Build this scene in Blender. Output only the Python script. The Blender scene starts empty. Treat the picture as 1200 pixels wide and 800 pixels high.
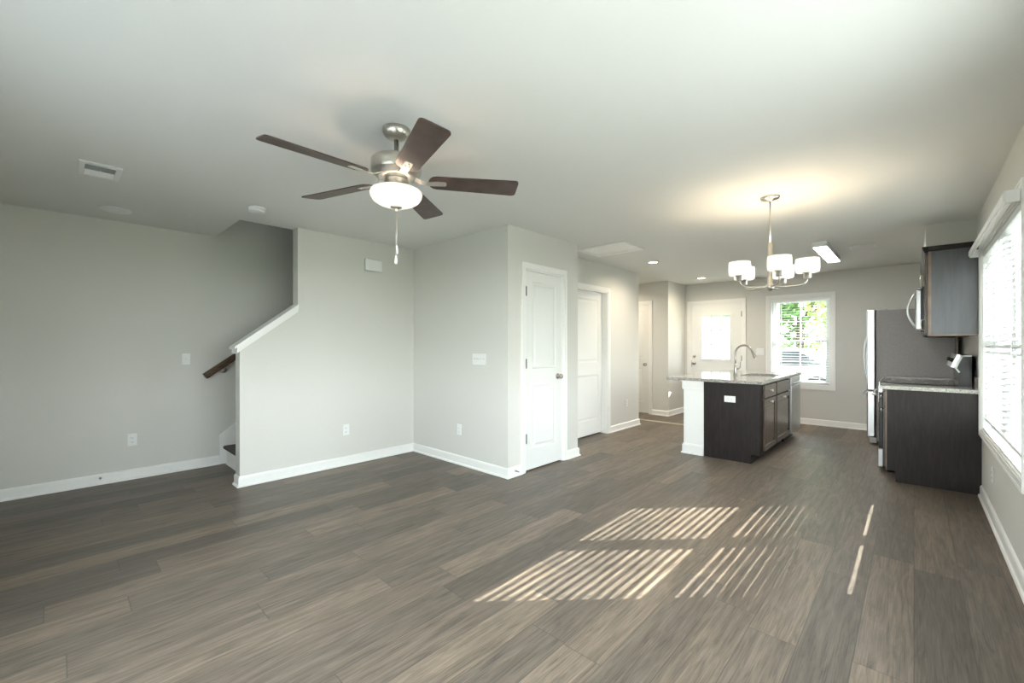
import bpy, bmesh, math, random
from mathutils import Vector, Matrix
random.seed(7)
SC = bpy.context.scene
COL = SC.collection

# ------------------------------------------------------------------ camera, light, exposure
cam_d = bpy.data.cameras.new('camera')
cam_d.sensor_width = 36.0
cam_d.lens = 501.5 / 1200 * 36.0
cam_d.shift_y = 4.8 / 1200
cam_d.clip_start = 0.02
cam = bpy.data.objects.new('camera', cam_d)
COL.objects.link(cam)
cam.location = (0, 0, 1.274)
cam.rotation_euler = (math.pi / 2, 0, 0.7542)
SC.camera = cam

SC.view_settings.view_transform = 'Standard'
SC.view_settings.look = 'None'
SC.view_settings.gamma = 1
SC.view_settings.use_curve_mapping = False
SC.view_settings.exposure = 1.28
SC.cycles.max_bounces = 10
SC.cycles.diffuse_bounces = 7
SC.cycles.caustics_reflective = False
SC.cycles.caustics_refractive = False
SC.cycles.sample_clamp_indirect = 6
try:
    SC.cycles.use_denoising = True
    SC.cycles.denoiser = 'OPENIMAGEDENOISE'
except Exception:
    pass

SKY = 7.3
SUN = 14.0
FAN_W = 30.0
CHAND_W = 1.3
CAN_W = 36.0
TUBE_E = 24.0

world = bpy.data.worlds.new('sky')
SC.world = world
world.use_nodes = True
wn = world.node_tree
bg = wn.nodes['Background']
tc = wn.nodes.new('ShaderNodeTexCoord')
sep = wn.nodes.new('ShaderNodeSeparateXYZ')
wn.links.new(tc.outputs['Generated'], sep.inputs[0])
rmp = wn.nodes.new('ShaderNodeValToRGB')
rmp.color_ramp.elements[0].position = 0.0
rmp.color_ramp.elements[0].color = (0.98, 0.98, 0.97, 1)
rmp.color_ramp.elements[1].position = 0.7
rmp.color_ramp.elements[1].color = (0.80, 0.90, 1.0, 1)
wn.links.new(sep.outputs['Z'], rmp.inputs[0])
wn.links.new(rmp.outputs[0], bg.inputs['Color'])
bg.inputs['Strength'].default_value = SKY

sun_d = bpy.data.lights.new('sun', 'SUN')
sun_d.energy = SUN
sun_d.angle = math.radians(0.22)
sun_d.color = (1.0, 0.97, 0.90)
sun = bpy.data.objects.new('sun', sun_d)
COL.objects.link(sun)
sun.location = (12, 12, 12)
sun.rotation_euler = Vector((-1.1, -1.1, -1.0)).to_track_quat('-Z', 'Y').to_euler()


# ------------------------------------------------------------------ materials
def new_mat(name):
    m = bpy.data.materials.new(name)
    m.use_nodes = True
    nt = m.node_tree
    return m, nt, nt.nodes['Principled BSDF']


def N(nt, kind, **kw):
    n = nt.nodes.new(kind)
    for k, v in kw.items():
        setattr(n, k, v)
    return n


def plain(name, col, rough=0.5, metal=0.0, spec=None, bump=0.0, bscale=200, var=0.0, vscale=3.0, stretch=None, coat=0.0):
    m, nt, p = new_mat(name)
    p.inputs['Base Color'].default_value = (*col, 1)
    p.inputs['Roughness'].default_value = rough
    p.inputs['Metallic'].default_value = metal
    if spec is not None:
        p.inputs['Specular IOR Level'].default_value = spec
    if coat:
        p.inputs['Coat Weight'].default_value = coat
        p.inputs['Coat Roughness'].default_value = 0.15
    t = N(nt, 'ShaderNodeTexCoord')
    mp = N(nt, 'ShaderNodeMapping')
    if stretch:
        mp.inputs['Scale'].default_value = stretch
    nt.links.new(t.outputs['Object'], mp.inputs[0])
    if var:
        no = N(nt, 'ShaderNodeTexNoise')
        no.inputs['Scale'].default_value = vscale
        no.inputs['Detail'].default_value = 5
        nt.links.new(mp.outputs[0], no.inputs['Vector'])
        r = N(nt, 'ShaderNodeValToRGB')
        r.color_ramp.elements[0].position = 0.3
        r.color_ramp.elements[1].position = 0.7
        r.color_ramp.elements[0].color = (*[max(0, c * (1 - var)) for c in col], 1)
        r.color_ramp.elements[1].color = (*[min(1, c * (1 + var)) for c in col], 1)
        nt.links.new(no.outputs[0], r.inputs[0])
        nt.links.new(r.outputs[0], p.inputs['Base Color'])
    if bump:
        nb = N(nt, 'ShaderNodeTexNoise')
        nb.inputs['Scale'].default_value = bscale
        nb.inputs['Detail'].default_value = 2
        nt.links.new(mp.outputs[0], nb.inputs['Vector'])
        b = N(nt, 'ShaderNodeBump')
        b.inputs['Strength'].default_value = bump
        b.inputs['Distance'].default_value = 0.002
        nt.links.new(nb.outputs[0], b.inputs['Height'])
        nt.links.new(b.outputs[0], p.inputs['Normal'])
    return m


M = {}
M['wall'] = plain('greige wall paint', (0.645, 0.64, 0.612), 0.75, spec=0.25, bump=0.12, bscale=260)
M['ceiling'] = plain('ceiling paint', (0.73, 0.735, 0.715), 0.9, spec=0.1, bump=0.15, bscale=180)
M['trim'] = plain('white trim paint', (0.83, 0.83, 0.82), 0.35, spec=0.4, bump=0.02)
M['door'] = plain('white door paint', (0.78, 0.79, 0.78), 0.42, spec=0.4, bump=0.05, bscale=300)
M['plate'] = plain('white plastic', (0.78, 0.79, 0.79), 0.35, bump=0.01)
M['dark'] = plain('dark slot', (0.03, 0.03, 0.03), 0.6, bump=0.02)
M['nickel'] = plain('brushed nickel', (0.60, 0.57, 0.52), 0.30, metal=1.0, bump=0.03, stretch=(1, 1, 30))
M['steel'] = plain('stainless steel', (0.56, 0.57, 0.58), 0.30, metal=1.0, bump=0.03, bscale=60, stretch=(1, 1, 40))
M['knob'] = plain('satin nickel door hardware', (0.36, 0.34, 0.31), 0.28, metal=1.0, bump=0.02)
M['darksteel'] = plain('dark knob metal', (0.22, 0.21, 0.20), 0.30, metal=1.0, bump=0.02)
M['espresso'] = plain('espresso stained wood', (0.017, 0.0125, 0.012), 0.42, spec=0.25, var=0.35, vscale=9, stretch=(6, 6, 0.7), bump=0.05, bscale=40)
M['espressofront'] = plain('window-lightened espresso wood', (0.060, 0.042, 0.032), 0.24, coat=0.5, var=0.35, vscale=9, stretch=(6, 6, 0.7), bump=0.05, bscale=40)  # same stain as espresso, lightened to stand in for window reflection
M['cabedge'] = plain('cabinet edge', (0.16, 0.11, 0.08), 0.45, var=0.2, vscale=12)
M['blade'] = plain('walnut fan blade', (0.060, 0.034, 0.026), 0.38, var=0.4, vscale=14, stretch=(1, 1, 1), bump=0.03)
M['rail'] = plain('walnut handrail', (0.075, 0.040, 0.024), 0.38, var=0.5, vscale=14, stretch=(6, 1, 6), bump=0.04)
M['carpet'] = plain('grey carpet', (0.12, 0.11, 0.10), 0.95, spec=0.05, bump=0.9, bscale=420, var=0.25, vscale=220)
M['black'] = plain('black enamel', (0.012, 0.012, 0.013), 0.22, bump=0.02)
M['blackglass'] = plain('black ceramic glass', (0.02, 0.02, 0.022), 0.06, bump=0.005)
M['fridgeside'] = plain('textured grey appliance side', (0.135, 0.125, 0.12), 0.33, metal=0.35, bump=0.5, bscale=330, var=0.08, vscale=40)
M['vinyl'] = plain('white window vinyl', (0.82, 0.83, 0.83), 0.4, bump=0.01)
M['concrete'] = plain('pale concrete', (0.48, 0.47, 0.44), 0.9, var=0.15, vscale=1.5, bump=0.3, bscale=30)
M['palewalk'] = plain('sun bounce pale concrete', (0.50, 0.49, 0.46), 0.9, var=0.1, vscale=1.5, bump=0.3, bscale=30)  # walk concrete paled to bounce sunlight up to the ceiling
M['grass'] = plain('lawn', (0.12, 0.14, 0.075), 0.95, var=0.5, vscale=6, bump=0.8, bscale=90)
M['siding'] = plain('pale siding', (0.45, 0.50, 0.55), 0.7, var=0.06, vscale=2, bump=0.05)
M['brick'] = plain('pink brick', (0.42, 0.24, 0.20), 0.85, var=0.25, vscale=25, bump=0.4, bscale=40)
M['shingle'] = plain('grey roof shingle', (0.16, 0.16, 0.17), 0.9, var=0.3, vscale=18, bump=0.5, bscale=60)
M['bark'] = plain('bark', (0.09, 0.065, 0.045), 0.9, var=0.4, vscale=9, stretch=(3, 3, 0.6), bump=0.8, bscale=14)
M['leaf'] = plain('green leaves', (0.10, 0.20, 0.05), 0.6, var=0.45, vscale=1.3, bump=0.05)
M['leafpale'] = plain('yellow green leaves', (0.24, 0.33, 0.08), 0.6, var=0.4, vscale=1.3, bump=0.05)
M['carpaint'] = plain('silver car paint', (0.45, 0.47, 0.50), 0.25, metal=0.4, coat=0.6)
M['carglass'] = plain('dark car glass', (0.02, 0.025, 0.03), 0.08)
M['tyre'] = plain('tyre rubber', (0.02, 0.02, 0.02), 0.8, bump=0.2)


def blind_mat():
    m, nt, p = new_mat('white blind slat')
    p.inputs['Base Color'].default_value = (0.55, 0.56, 0.56, 1)
    p.inputs['Roughness'].default_value = 0.45
    tr = N(nt, 'ShaderNodeBsdfTranslucent')
    tr.inputs[0].default_value = (0.85, 0.86, 0.84, 1)
    no = N(nt, 'ShaderNodeTexNoise')
    no.inputs['Scale'].default_value = 60
    mr = N(nt, 'ShaderNodeMapRange')
    mr.inputs['To Min'].default_value = 0.03
    mr.inputs['To Max'].default_value = 0.05
    nt.links.new(no.outputs[0], mr.inputs[0])
    mx = N(nt, 'ShaderNodeMixShader')
    nt.links.new(mr.outputs[0], mx.inputs[0])
    nt.links.new(p.outputs[0], mx.inputs[1])
    nt.links.new(tr.outputs[0], mx.inputs[2])
    nt.links.new(mx.outputs[0], nt.nodes['Material Output'].inputs[0])
    return m


def glass_mat():
    m, nt, p = new_mat('window glass')
    tr = N(nt, 'ShaderNodeBsdfTransparent')
    tr.inputs[0].default_value = (0.93, 0.96, 0.95, 1)
    gl = N(nt, 'ShaderNodeBsdfGlossy')
    gl.inputs['Roughness'].default_value = 0.02
    lw = N(nt, 'ShaderNodeLayerWeight')
    lw.inputs[0].default_value = 0.5
    pw = N(nt, 'ShaderNodeMath', operation='POWER')
    pw.inputs[1].default_value = 5.0
    nt.links.new(lw.outputs['Facing'], pw.inputs[0])
    fr = N(nt, 'ShaderNodeMapRange')
    fr.inputs['To Min'].default_value = 0.03
    fr.inputs['To Max'].default_value = 0.85
    nt.links.new(pw.outputs[0], fr.inputs[0])
    mx = N(nt, 'ShaderNodeMixShader')
    nt.links.new(fr.outputs[0], mx.inputs[0])
    nt.links.new(tr.outputs[0], mx.inputs[1])
    nt.links.new(gl.outputs[0], mx.inputs[2])
    nt.links.new(mx.outputs[0], nt.nodes['Material Output'].inputs[0])
    return m


def shade_mat(name, col, strength):
    m, nt, p = new_mat(name)
    p.inputs['Base Color'].default_value = (0.72, 0.69, 0.64, 1)
    p.inputs['Roughness'].default_value = 0.25
    p.inputs['Emission Color'].default_value = (*col, 1)
    lw = N(nt, 'ShaderNodeTexNoise')
    lw.inputs['Scale'].default_value = 5
    mr = N(nt, 'ShaderNodeMapRange')
    mr.inputs['To Min'].default_value = strength * 0.92
    mr.inputs['To Max'].default_value = strength * 1.08
    nt.links.new(lw.outputs[0], mr.inputs[0])
    nt.links.new(mr.outputs[0], p.inputs['Emission Strength'])
    return m


M['blind'] = blind_mat()
M['glass'] = glass_mat()
M['bowl'] = shade_mat('lit frosted bowl glass', (1.0, 0.86, 0.72), 0.38)
M['shade'] = shade_mat('lit frosted drum glass', (1.0, 0.91, 0.76), 0.39)
M['tube'] = shade_mat('lit fluorescent lens', (1.0, 0.97, 0.92), TUBE_E)
M['canlens'] = shade_mat('lit recessed lens', (1.0, 0.90, 0.74), 9.0)


def granite():
    m, nt, p = new_mat('speckled granite')
    t = N(nt, 'ShaderNodeTexCoord')
    v = N(nt, 'ShaderNodeTexVoronoi')
    v.inputs['Scale'].default_value = 260
    n = N(nt, 'ShaderNodeTexNoise')
    n.inputs['Scale'].default_value = 120
    n.inputs['Detail'].default_value = 6
    nt.links.new(t.outputs['Object'], v.inputs['Vector'])
    nt.links.new(t.outputs['Object'], n.inputs['Vector'])
    r = N(nt, 'ShaderNodeValToRGB')
    e = r.color_ramp.elements
    e[0].position, e[0].color = 0.30, (0.12, 0.115, 0.11, 1)
    e[1].position, e[1].color = 0.68, (0.62, 0.60, 0.55, 1)
    x = e.new(0.48)
    x.color = (0.42, 0.40, 0.37, 1)
    nt.links.new(n.outputs[0], r.inputs[0])
    r2 = N(nt, 'ShaderNodeMixRGB', blend_type='MULTIPLY')
    r2.inputs[0].default_value = 0.35
    nt.links.new(r.outputs[0], r2.inputs[1])
    nt.links.new(v.outputs['Color'], r2.inputs[2])
    nt.links.new(r2.outputs[0], p.inputs['Base Color'])
    p.inputs['Roughness'].default_value = 0.10
    return m


M['granite'] = granite()


def floor_mat():
    m, nt, p = new_mat('vinyl plank floor')
    L = nt.links
    t = N(nt, 'ShaderNodeTexCoord')
    s = N(nt, 'ShaderNodeSeparateXYZ')
    L.new(t.outputs['Object'], s.inputs[0])

    def math_(op, a, b=None, c=None):
        n = N(nt, 'ShaderNodeMath', operation=op)
        for i, x in enumerate((a, b, c)):
            if x is None:
                continue
            if isinstance(x, (int, float)):
                n.inputs[i].default_value = x
            else:
                L.new(x, n.inputs[i])
        return n.outputs[0]
    W, LEN = 0.182, 1.22
    u = math_('DIVIDE', s.outputs['X'], W)
    row = math_('FLOOR', u)
    fu = math_('FRACT', u)
    wn_ = N(nt, 'ShaderNodeTexWhiteNoise', noise_dimensions='1D')
    L.new(row, wn_.inputs['W'])
    v = math_('ADD', math_('DIVIDE', s.outputs['Y'], LEN), math_('MULTIPLY', wn_.outputs[0], 7.3))
    idx = math_('FLOOR', v)
    fv = math_('FRACT', v)
    wn2 = N(nt, 'ShaderNodeTexWhiteNoise', noise_dimensions='2D')
    cb = N(nt, 'ShaderNodeCombineXYZ')
    L.new(row, cb.inputs[0])
    L.new(idx, cb.inputs[1])
    L.new(cb.outputs[0], wn2.inputs['Vector'])
    rnd = wn2.outputs['Value']
    # grain coordinates, shifted for each plank
    gx = math_('ADD', s.outputs['X'], math_('MULTIPLY', rnd, 37.0))
    gy = math_('ADD', s.outputs['Y'], math_('MULTIPLY', rnd, 91.0))

    def grain(sx, sy, scale, detail, dist=0.0):
        c = N(nt, 'ShaderNodeCombineXYZ')
        L.new(math_('MULTIPLY', gx, sx), c.inputs[0])
        L.new(math_('MULTIPLY', gy, sy), c.inputs[1])
        n = N(nt, 'ShaderNodeTexNoise')
        n.inputs['Scale'].default_value = scale
        n.inputs['Detail'].default_value = detail
        n.inputs['Roughness'].default_value = 0.65
        n.inputs['Distortion'].default_value = dist
        L.new(c.outputs[0], n.inputs['Vector'])
        return n.outputs[0]
    g1 = grain(10, 0.9, 2.6, 9, 1.4)
    g2 = grain(95, 1.5, 2.4, 6)
    g3 = grain(2.4, 0.5, 1.5, 3, 0.6)
    base = N(nt, 'ShaderNodeValToRGB')
    e = base.color_ramp.elements
    e[0].position, e[0].color = 0.0, (0.084, 0.068, 0.055, 1)
    e[1].position, e[1].color = 1.0, (0.240, 0.188, 0.139, 1)
    a = e.new(0.35)
    a.color = (0.128, 0.106, 0.086, 1)
    b = e.new(0.7)
    b.color = (0.176, 0.140, 0.108, 1)
    tone = math_('ADD', math_('MULTIPLY', rnd, 0.68), math_('MULTIPLY', g3, 0.32))
    L.new(tone, base.inputs[0])
    gr = N(nt, 'ShaderNodeValToRGB')
    ge = gr.color_ramp.elements
    ge[0].position, ge[0].color = 0.37, (0.40, 0.385, 0.38, 1)
    ge[1].position, ge[1].color = 0.63, (1.38, 1.345, 1.33, 1)
    mixg = math_('ADD', math_('MULTIPLY', g1, 0.5), math_('MULTIPLY', g2, 0.5))
    L.new(mixg, gr.inputs[0])
    mu = N(nt, 'ShaderNodeMixRGB', blend_type='MULTIPLY')
    mu.inputs[0].default_value = 1.0
    L.new(base.outputs[0], mu.inputs[1])
    L.new(gr.outputs[0], mu.inputs[2])
    # seams
    du = math_('MINIMUM', fu, math_('SUBTRACT', 1.0, fu))
    dv = math_('MINIMUM', fv, math_('SUBTRACT', 1.0, fv))
    sm = math_('MAXIMUM', math_('LESS_THAN', du, 0.011), math_('LESS_THAN', dv, 0.0016))
    se = N(nt, 'ShaderNodeMixRGB', blend_type='MIX')
    L.new(math_('MULTIPLY', sm, 0.55), se.inputs[0])
    L.new(mu.outputs[0], se.inputs[1])
    se.inputs[2].default_value = (0.035, 0.03, 0.027, 1)
    L.new(se.outputs[0], p.inputs['Base Color'])
    rr = N(nt, 'ShaderNodeMapRange')
    rr.inputs['To Min'].default_value = 0.34
    rr.inputs['To Max'].default_value = 0.52
    L.new(g2, rr.inputs[0])
    L.new(rr.outputs[0], p.inputs['Roughness'])
    bp = N(nt, 'ShaderNodeBump')
    bp.inputs['Strength'].default_value = 0.22
    bp.inputs['Distance'].default_value = 0.002
    L.new(math_('SUBTRACT', mixg, sm), bp.inputs['Height'])
    L.new(bp.outputs[0], p.inputs['Normal'])
    return m


M['floor'] = floor_mat()


# ------------------------------------------------------------------ mesh helpers
class MB:
    def __init__(self, T=None):
        self.bm = bmesh.new()
        self.T = T

    def _v(self, co):
        if self.T:
            co = self.T(*co)
        return self.bm.verts.new(co)

    def box(self, x0, x1, y0, y1, z0, z1, bev=0.0):
        if bev <= 0:
            vs = [self._v((x, y, z)) for x in (x0, x1) for y in (y0, y1) for z in (z0, z1)]
            for f in ((0, 1, 3, 2), (4, 6, 7, 5), (0, 4, 5, 1), (2, 3, 7, 6), (0, 2, 6, 4), (1, 5, 7, 3)):
                self.bm.faces.new([vs[i] for i in f])
            return self
        t = bmesh.new()
        vs = [t.verts.new((x, y, z)) for x in (x0, x1) for y in (y0, y1) for z in (z0, z1)]
        for f in ((0, 1, 3, 2), (4, 6, 7, 5), (0, 4, 5, 1), (2, 3, 7, 6), (0, 2, 6, 4), (1, 5, 7, 3)):
            t.faces.new([vs[i] for i in f])
        b = min(bev, abs(x1 - x0) * .45, abs(y1 - y0) * .45, abs(z1 - z0) * .45)
        bmesh.ops.bevel(t, geom=t.edges[:], offset=b, segments=2, affect='EDGES', profile=0.5)
        self.merge(t)
        return self

    def merge(self, t, mat=None, smooth=False):
        mp = {}
        for v in t.verts:
            co = v.co if mat is None else mat @ v.co
            mp[v] = self._v(tuple(co))
        for f in t.faces:
            try:
                nf = self.bm.faces.new([mp[v] for v in f.verts])
                nf.smooth = smooth or f.smooth
            except ValueError:
                pass
        t.free()

    def prism(self, pts, axis, a0, a1):
        """polygon pts extruded along axis 'x','y','z' from a0 to a1"""
        def mk(p, a):
            if axis == 'x':
                return (a, p[0], p[1])
            if axis == 'y':
                return (p[0], a, p[1])
            return (p[0], p[1], a)
        A = [self._v(mk(p, a0)) for p in pts]
        B = [self._v(mk(p, a1)) for p in pts]
        self.bm.faces.new(A)
        self.bm.faces.new(B[::-1])
        n = len(pts)
        for i in range(n):
            j = (i + 1) % n
            self.bm.faces.new([A[i], B[i], B[j], A[j]])
        return self

    def lathe(self, prof, c, axis=(0, 0, 1), seg=32, cap=True, squash=None):
        """prof: (radius, height along axis) from c"""
        q = Vector((0, 0, 1)).rotation_difference(Vector(axis).normalized())
        rings = []
        for r, hgt in prof:
            if r < 1e-6:
                rings.append([self._v(tuple(Vector(c) + q @ Vector((0, 0, hgt))))])
            else:
                ring = []
                for i in range(seg):
                    a = 2 * math.pi * i / seg
                    ring.append(self._v(tuple(Vector(c) + q @ Vector((r * math.cos(a), r * math.sin(a), hgt)))))
                rings.append(ring)
        for A, B in zip(rings, rings[1:]):
            for i in range(seg):
                j = (i + 1) % seg
                if len(A) == 1 and len(B) == 1:
                    continue
                if len(A) == 1:
                    f = [A[0], B[i], B[j]]
                elif len(B) == 1:
                    f = [A[i], A[j], B[0]]
                else:
                    f = [A[i], A[j], B[j], B[i]]
                self.bm.faces.new(f).smooth = True
        if cap:
            for R in (rings[0], rings[-1]):
                if len(R) > 2:
                    self.bm.faces.new(R)
        return self

    def cyl(self, p, q, r, seg=16, r2=None):
        p, q = Vector(p), Vector(q)
        d = q - p
        return self.lathe([(r, 0), (r if r2 is None else r2, d.length)], p, d, seg)

    def tube(self, path, r, seg=10):
        path = [Vector(p) for p in path]
        rs = r if isinstance(r, (list, tuple)) else [r] * len(path)
        rings = []
        up = None
        for i, p in enumerate(path):
            t = (path[min(i + 1, len(path) - 1)] - path[max(i - 1, 0)]).normalized()
            if up is None:
                up = t.orthogonal().normalized()
            up = (up - t * up.dot(t)).normalized()
            s = t.cross(up)
            rings.append([self._v(tuple(p + (up * math.cos(2 * math.pi * k / seg) + s * math.sin(2 * math.pi * k / seg)) * rs[i])) for k in range(seg)])
        for A, B in zip(rings, rings[1:]):
            for i in range(seg):
                j = (i + 1) % seg
                self.bm.faces.new([A[i], A[j], B[j], B[i]]).smooth = True
        self.bm.faces.new(rings[0])
        self.bm.faces.new(rings[-1])
        return self

    def sphere(self, c, r, seg=16, sc=(1, 1, 1)):
        t = bmesh.new()
        bmesh.ops.create_uvsphere(t, u_segments=seg, v_segments=max(6, seg // 2), radius=r)
        for f in t.faces:
            f.smooth = True
        self.merge(t, Matrix.Translation(c) @ Matrix.Diagonal((*sc, 1)))
        return self

    def build(self, name, mat, parent=None, kind=None, recalc=True):
        if recalc:
            bmesh.ops.recalc_face_normals(self.bm, faces=self.bm.faces[:])
        off = Vector((0, 0, 0))
        q = parent
        while q is not None:
            off += q.location
            q = q.parent
        # a top-level mesh gets its origin at the centre of its base
        loc = Vector((0, 0, 0))
        if parent is None and kind is None and len(self.bm.verts):
            xs = [v.co for v in self.bm.verts]
            loc = Vector(((min(c.x for c in xs) + max(c.x for c in xs)) / 2, (min(c.y for c in xs) + max(c.y for c in xs)) / 2, min(c.z for c in xs)))
        for v in self.bm.verts:
            v.co -= off + loc
        me = bpy.data.meshes.new(name)
        self.bm.to_mesh(me)
        self.bm.free()
        me.materials.append(M[mat] if isinstance(mat, str) else mat)
        o = bpy.data.objects.new(name, me)
        COL.objects.link(o)
        o.location = loc
        if parent:
            o.parent = parent
        if kind:
            o['kind'] = kind
        return o


def thing(name, label, cat, loc, group=None):
    o = bpy.data.objects.new(name, None)
    COL.objects.link(o)
    o.empty_display_size = 0.1
    o.location = loc
    o['label'] = label
    o['category'] = cat
    if group:
        o['group'] = group
    return o


def tag(o, label, cat, group=None):
    o['label'] = label
    o['category'] = cat
    if group:
        o['group'] = group
    return o


def struct(name, loc=(0, 0, 0)):
    o = bpy.data.objects.new(name, None)
    COL.objects.link(o)
    o.empty_display_size = 0.1
    o.location = loc
    o['kind'] = 'structure'
    return o


# ------------------------------------------------------------------ dimensions (metres, camera foot at the origin)
H = 2.44
XL, XS, XP, XQ, XN, XR = -5.45, -4.429, -2.844, -3.245, -3.233, 0.42
YF, Y1, Y2, Y3, YN, YB = -0.55, 2.969, 4.14, 6.446, 7.554, 8.344
TW = 0.12
EX = 0.15
XSI = XS - 0.13          # stair side of the stair wall
YO = 1.165               # edge of the stair opening in the ceiling
XH = -6.2                # far end of the back hall

# ------------------------------------------------------------------ room shell
MB().box(XH - .2, XR + EX, YF - EX, YB + EX, -0.2, 0).build('floor', 'floor', kind='structure')
c = MB()
c.box(XL - EX, XR + EX, YF - EX, YO, H, H + .3)
c.box(XSI, XR + EX, YO, YB + EX, H, H + .3)
c.box(XH - .2, XSI, 5.2, YB + EX, H, H + .3)
c.build('ceiling', 'ceiling', kind='structure')
# upper stairwell
MB().box(XL - EX, XSI + .14, YO - .14, 5.34, 5.0, 5.1).build('ceiling_stairwell', 'ceiling', kind='structure')
w = MB()
w.box(XL - EX, XL, YF - EX, 5.2, 0, 5.0)
w.build('wall_left', 'wall', kind='structure')
w = MB()
w.prism([(1.131, 0), (1.131, 1.225), (1.63, 1.607), (1.63, H), (5.2, H), (5.2, 0)], 'x', XSI, XS)
w.build('wall_stair', 'wall', kind='structure')
w = MB()
w.box(XSI, XS, YO, 5.2, H + .3, 5.0)
w.box(XL, XSI, YO - .12, YO, H + .3, 5.0)
w.box(XL, XS, 5.2, 5.32, 0, 5.0)
w.build('wall_upstairs', 'wall', kind='structure')


def wall_x(name, x0, x1, y0, y1, openings, mat='wall'):
    """wall lying along Y between x0 and x1, openings (ya, yb, za, zb)"""
    m = MB()
    y = y0
    for (a, b, za, zb) in sorted(openings):
        m.box(x0, x1, y, a, 0, H)
        if za > 0:
            m.box(x0, x1, a, b, 0, za)
        m.box(x0, x1, a, b, zb, H)
        y = b
    m.box(x0, x1, y, y1, 0, H)
    return m.build(name, mat, kind='structure')


def wall_y(name, y0, y1, x0, x1, openings, mat='wall'):
    m = MB()
    x = x0
    for (a, b, za, zb) in sorted(openings):
        m.box(x, a, y0, y1, 0, H)
        if za > 0:
            m.box(a, b, y0, y1, 0, za)
        m.box(a, b, y0, y1, zb, H)
        x = b
    m.box(x, x1, y0, y1, 0, H)
    return m.build(name, mat, kind='structure')


DZ = 2.045
RW = (3.43, 5.30, 0.58, 2.07)            # dining window opening on the right wall
BW = (-1.79, -0.955, 0.63, 2.06)         # kitchen window opening on the back wall
BD = (-3.125, -2.225, 0, DZ + .01)       # entry door
FW = (-2.7, -0.3, 0.60, 2.07)  # unseen glazing behind the camera, added to bring in daylight
LW = (0.2, 2.2, 0.58, 2.07)            # unseen living-room window beside the camera, added for its light            
PD = (3.22, 3.845, 0, DZ)                # pantry door
SD = (4.60, 5.47, 0, DZ)                 # second door
ND = (-4.31, -3.592, 0, DZ)              # hall door

wall_x('wall_right', XR, XR + EX, YF - EX, YB + EX, [LW, RW])
wall_y('wall_front', YF - EX, YF, XL, XR, [FW])
wall_y('wall_back', YB, YB + EX, XN - TW, XR, [BW, BD])
wall_y('wall_closet', Y1, Y1 + TW, XS, XP, [])
wall_x('wall_pantry', XP - TW, XP, Y1 + TW, Y2, [PD])
wall_y('wall_return', Y2 - TW, Y2, XQ - TW, XP - TW, [])
wall_x('wall_bath', XQ - TW, XQ, Y2, Y3 - TW, [SD])
wall_y('wall_hall', Y3 - TW, Y3, XH, XQ, [])
wall_y('wall_hall_end', YN, YN + TW, XH, XN, [ND])
wall_x('wall_entry', XN - TW, XN, YN + TW, YB, [])
wall_x('wall_hall_side', XH - TW, XH, Y3 - TW, YN + TW, [])
# closed backs behind the doors
MB().box(XP - .9, XP - .88, Y1 + TW, Y2 - TW, 0, H).build('wall_pantry_back', 'wall', kind='structure')
MB().box(XQ - 1.05, XQ - 1.03, 5.32, Y3 - TW, 0, H).build('wall_bath_back', 'wall', kind='structure')
MB().box(-4.5, -3.4, YN + .6, YN + .62, 0, H).build('wall_hall_closet_back', 'wall', kind='structure')
# soffit over the range
MB().box(0.083, XR, 5.78, YB, 2.16, H).build('wall_soffit', 'wall', kind='structure')


# baseboards: profile extruded along a wall
def base_run(name, T, a0, a1, m0=0, m1=0):
    """T(a, d, z): a along the wall, d into the room. m0/m1: mitre (+1 outside corner, -1 inside)"""
    prof = [(0, 0), (0.026, 0), (0.026, 0.008), (0.022, 0.016), (0.014, 0.020), (0.014, 0.078), (0.010, 0.088), (0.004, 0.094), (0, 0.096)]
    m = MB()
    A = [m._v(T(a0 - m0 * d, d, z)) for d, z in prof]
    B = [m._v(T(a1 + m1 * d, d, z)) for d, z in prof]
    m.bm.faces.new(A)
    m.bm.faces.new(B[::-1])
    for i in range(len(prof)):
        j = (i + 1) % len(prof)
        m.bm.faces.new([A[i], B[i], B[j], A[j]])
    return m.build(name, 'trim', kind='structure')


CW = 0.062   # casing width
base_run('baseboard_left', lambda a, d, z: (XL + d, a, z), YF, 1.2)
base_run('baseboard_stair', lambda a, d, z: (XS + d, a, z), 1.131, Y1, 1, -1)
base_run('baseboard_stair_end', lambda a, d, z: (a, 1.131 - d, z), XSI, XS, 0, 1)
base_run('baseboard_closet', lambda a, d, z: (a, Y1 - d, z), XS, XP, -1, 1)
base_run('baseboard_pantry_near', lambda a, d, z: (XP + d, a, z), Y1, PD[0] - CW, 1, 0)
base_run('baseboard_pantry_far', lambda a, d, z: (XP + d, a, z), PD[1] + CW, Y2, 0, 1)
base_run('baseboard_return', lambda a, d, z: (a, Y2 + d, z), XQ, XP, -1, 1)
base_run('baseboard_bath_near', lambda a, d, z: (XQ + d, a, z), Y2, SD[0] - CW, -1, 0)
base_run('baseboard_bath', lambda a, d, z: (XQ + d, a, z), SD[1] + CW, Y3, 0, 1)
base_run('baseboard_hall', lambda a, d, z: (a, Y3 + d, z), XH, XQ, 0, 1)
base_run('baseboard_hall_end', lambda a, d, z: (a, YN - d, z), ND[1] + CW, XN, 0, 1)
base_run('baseboard_entry', lambda a, d, z: (XN + d, a, z), YN, YB, 1, -1)
base_run('baseboard_back', lambda a, d, z: (a, YB - d, z), BD[1] + CW, XR, 0, 0)
base_run('baseboard_right', lambda a, d, z: (XR - d, a, z), YF, 5.36, 0, 0)
base_run('baseboard_front', lambda a, d, z: (a, YF + d, z), XL, XR, 0, 0)

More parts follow.
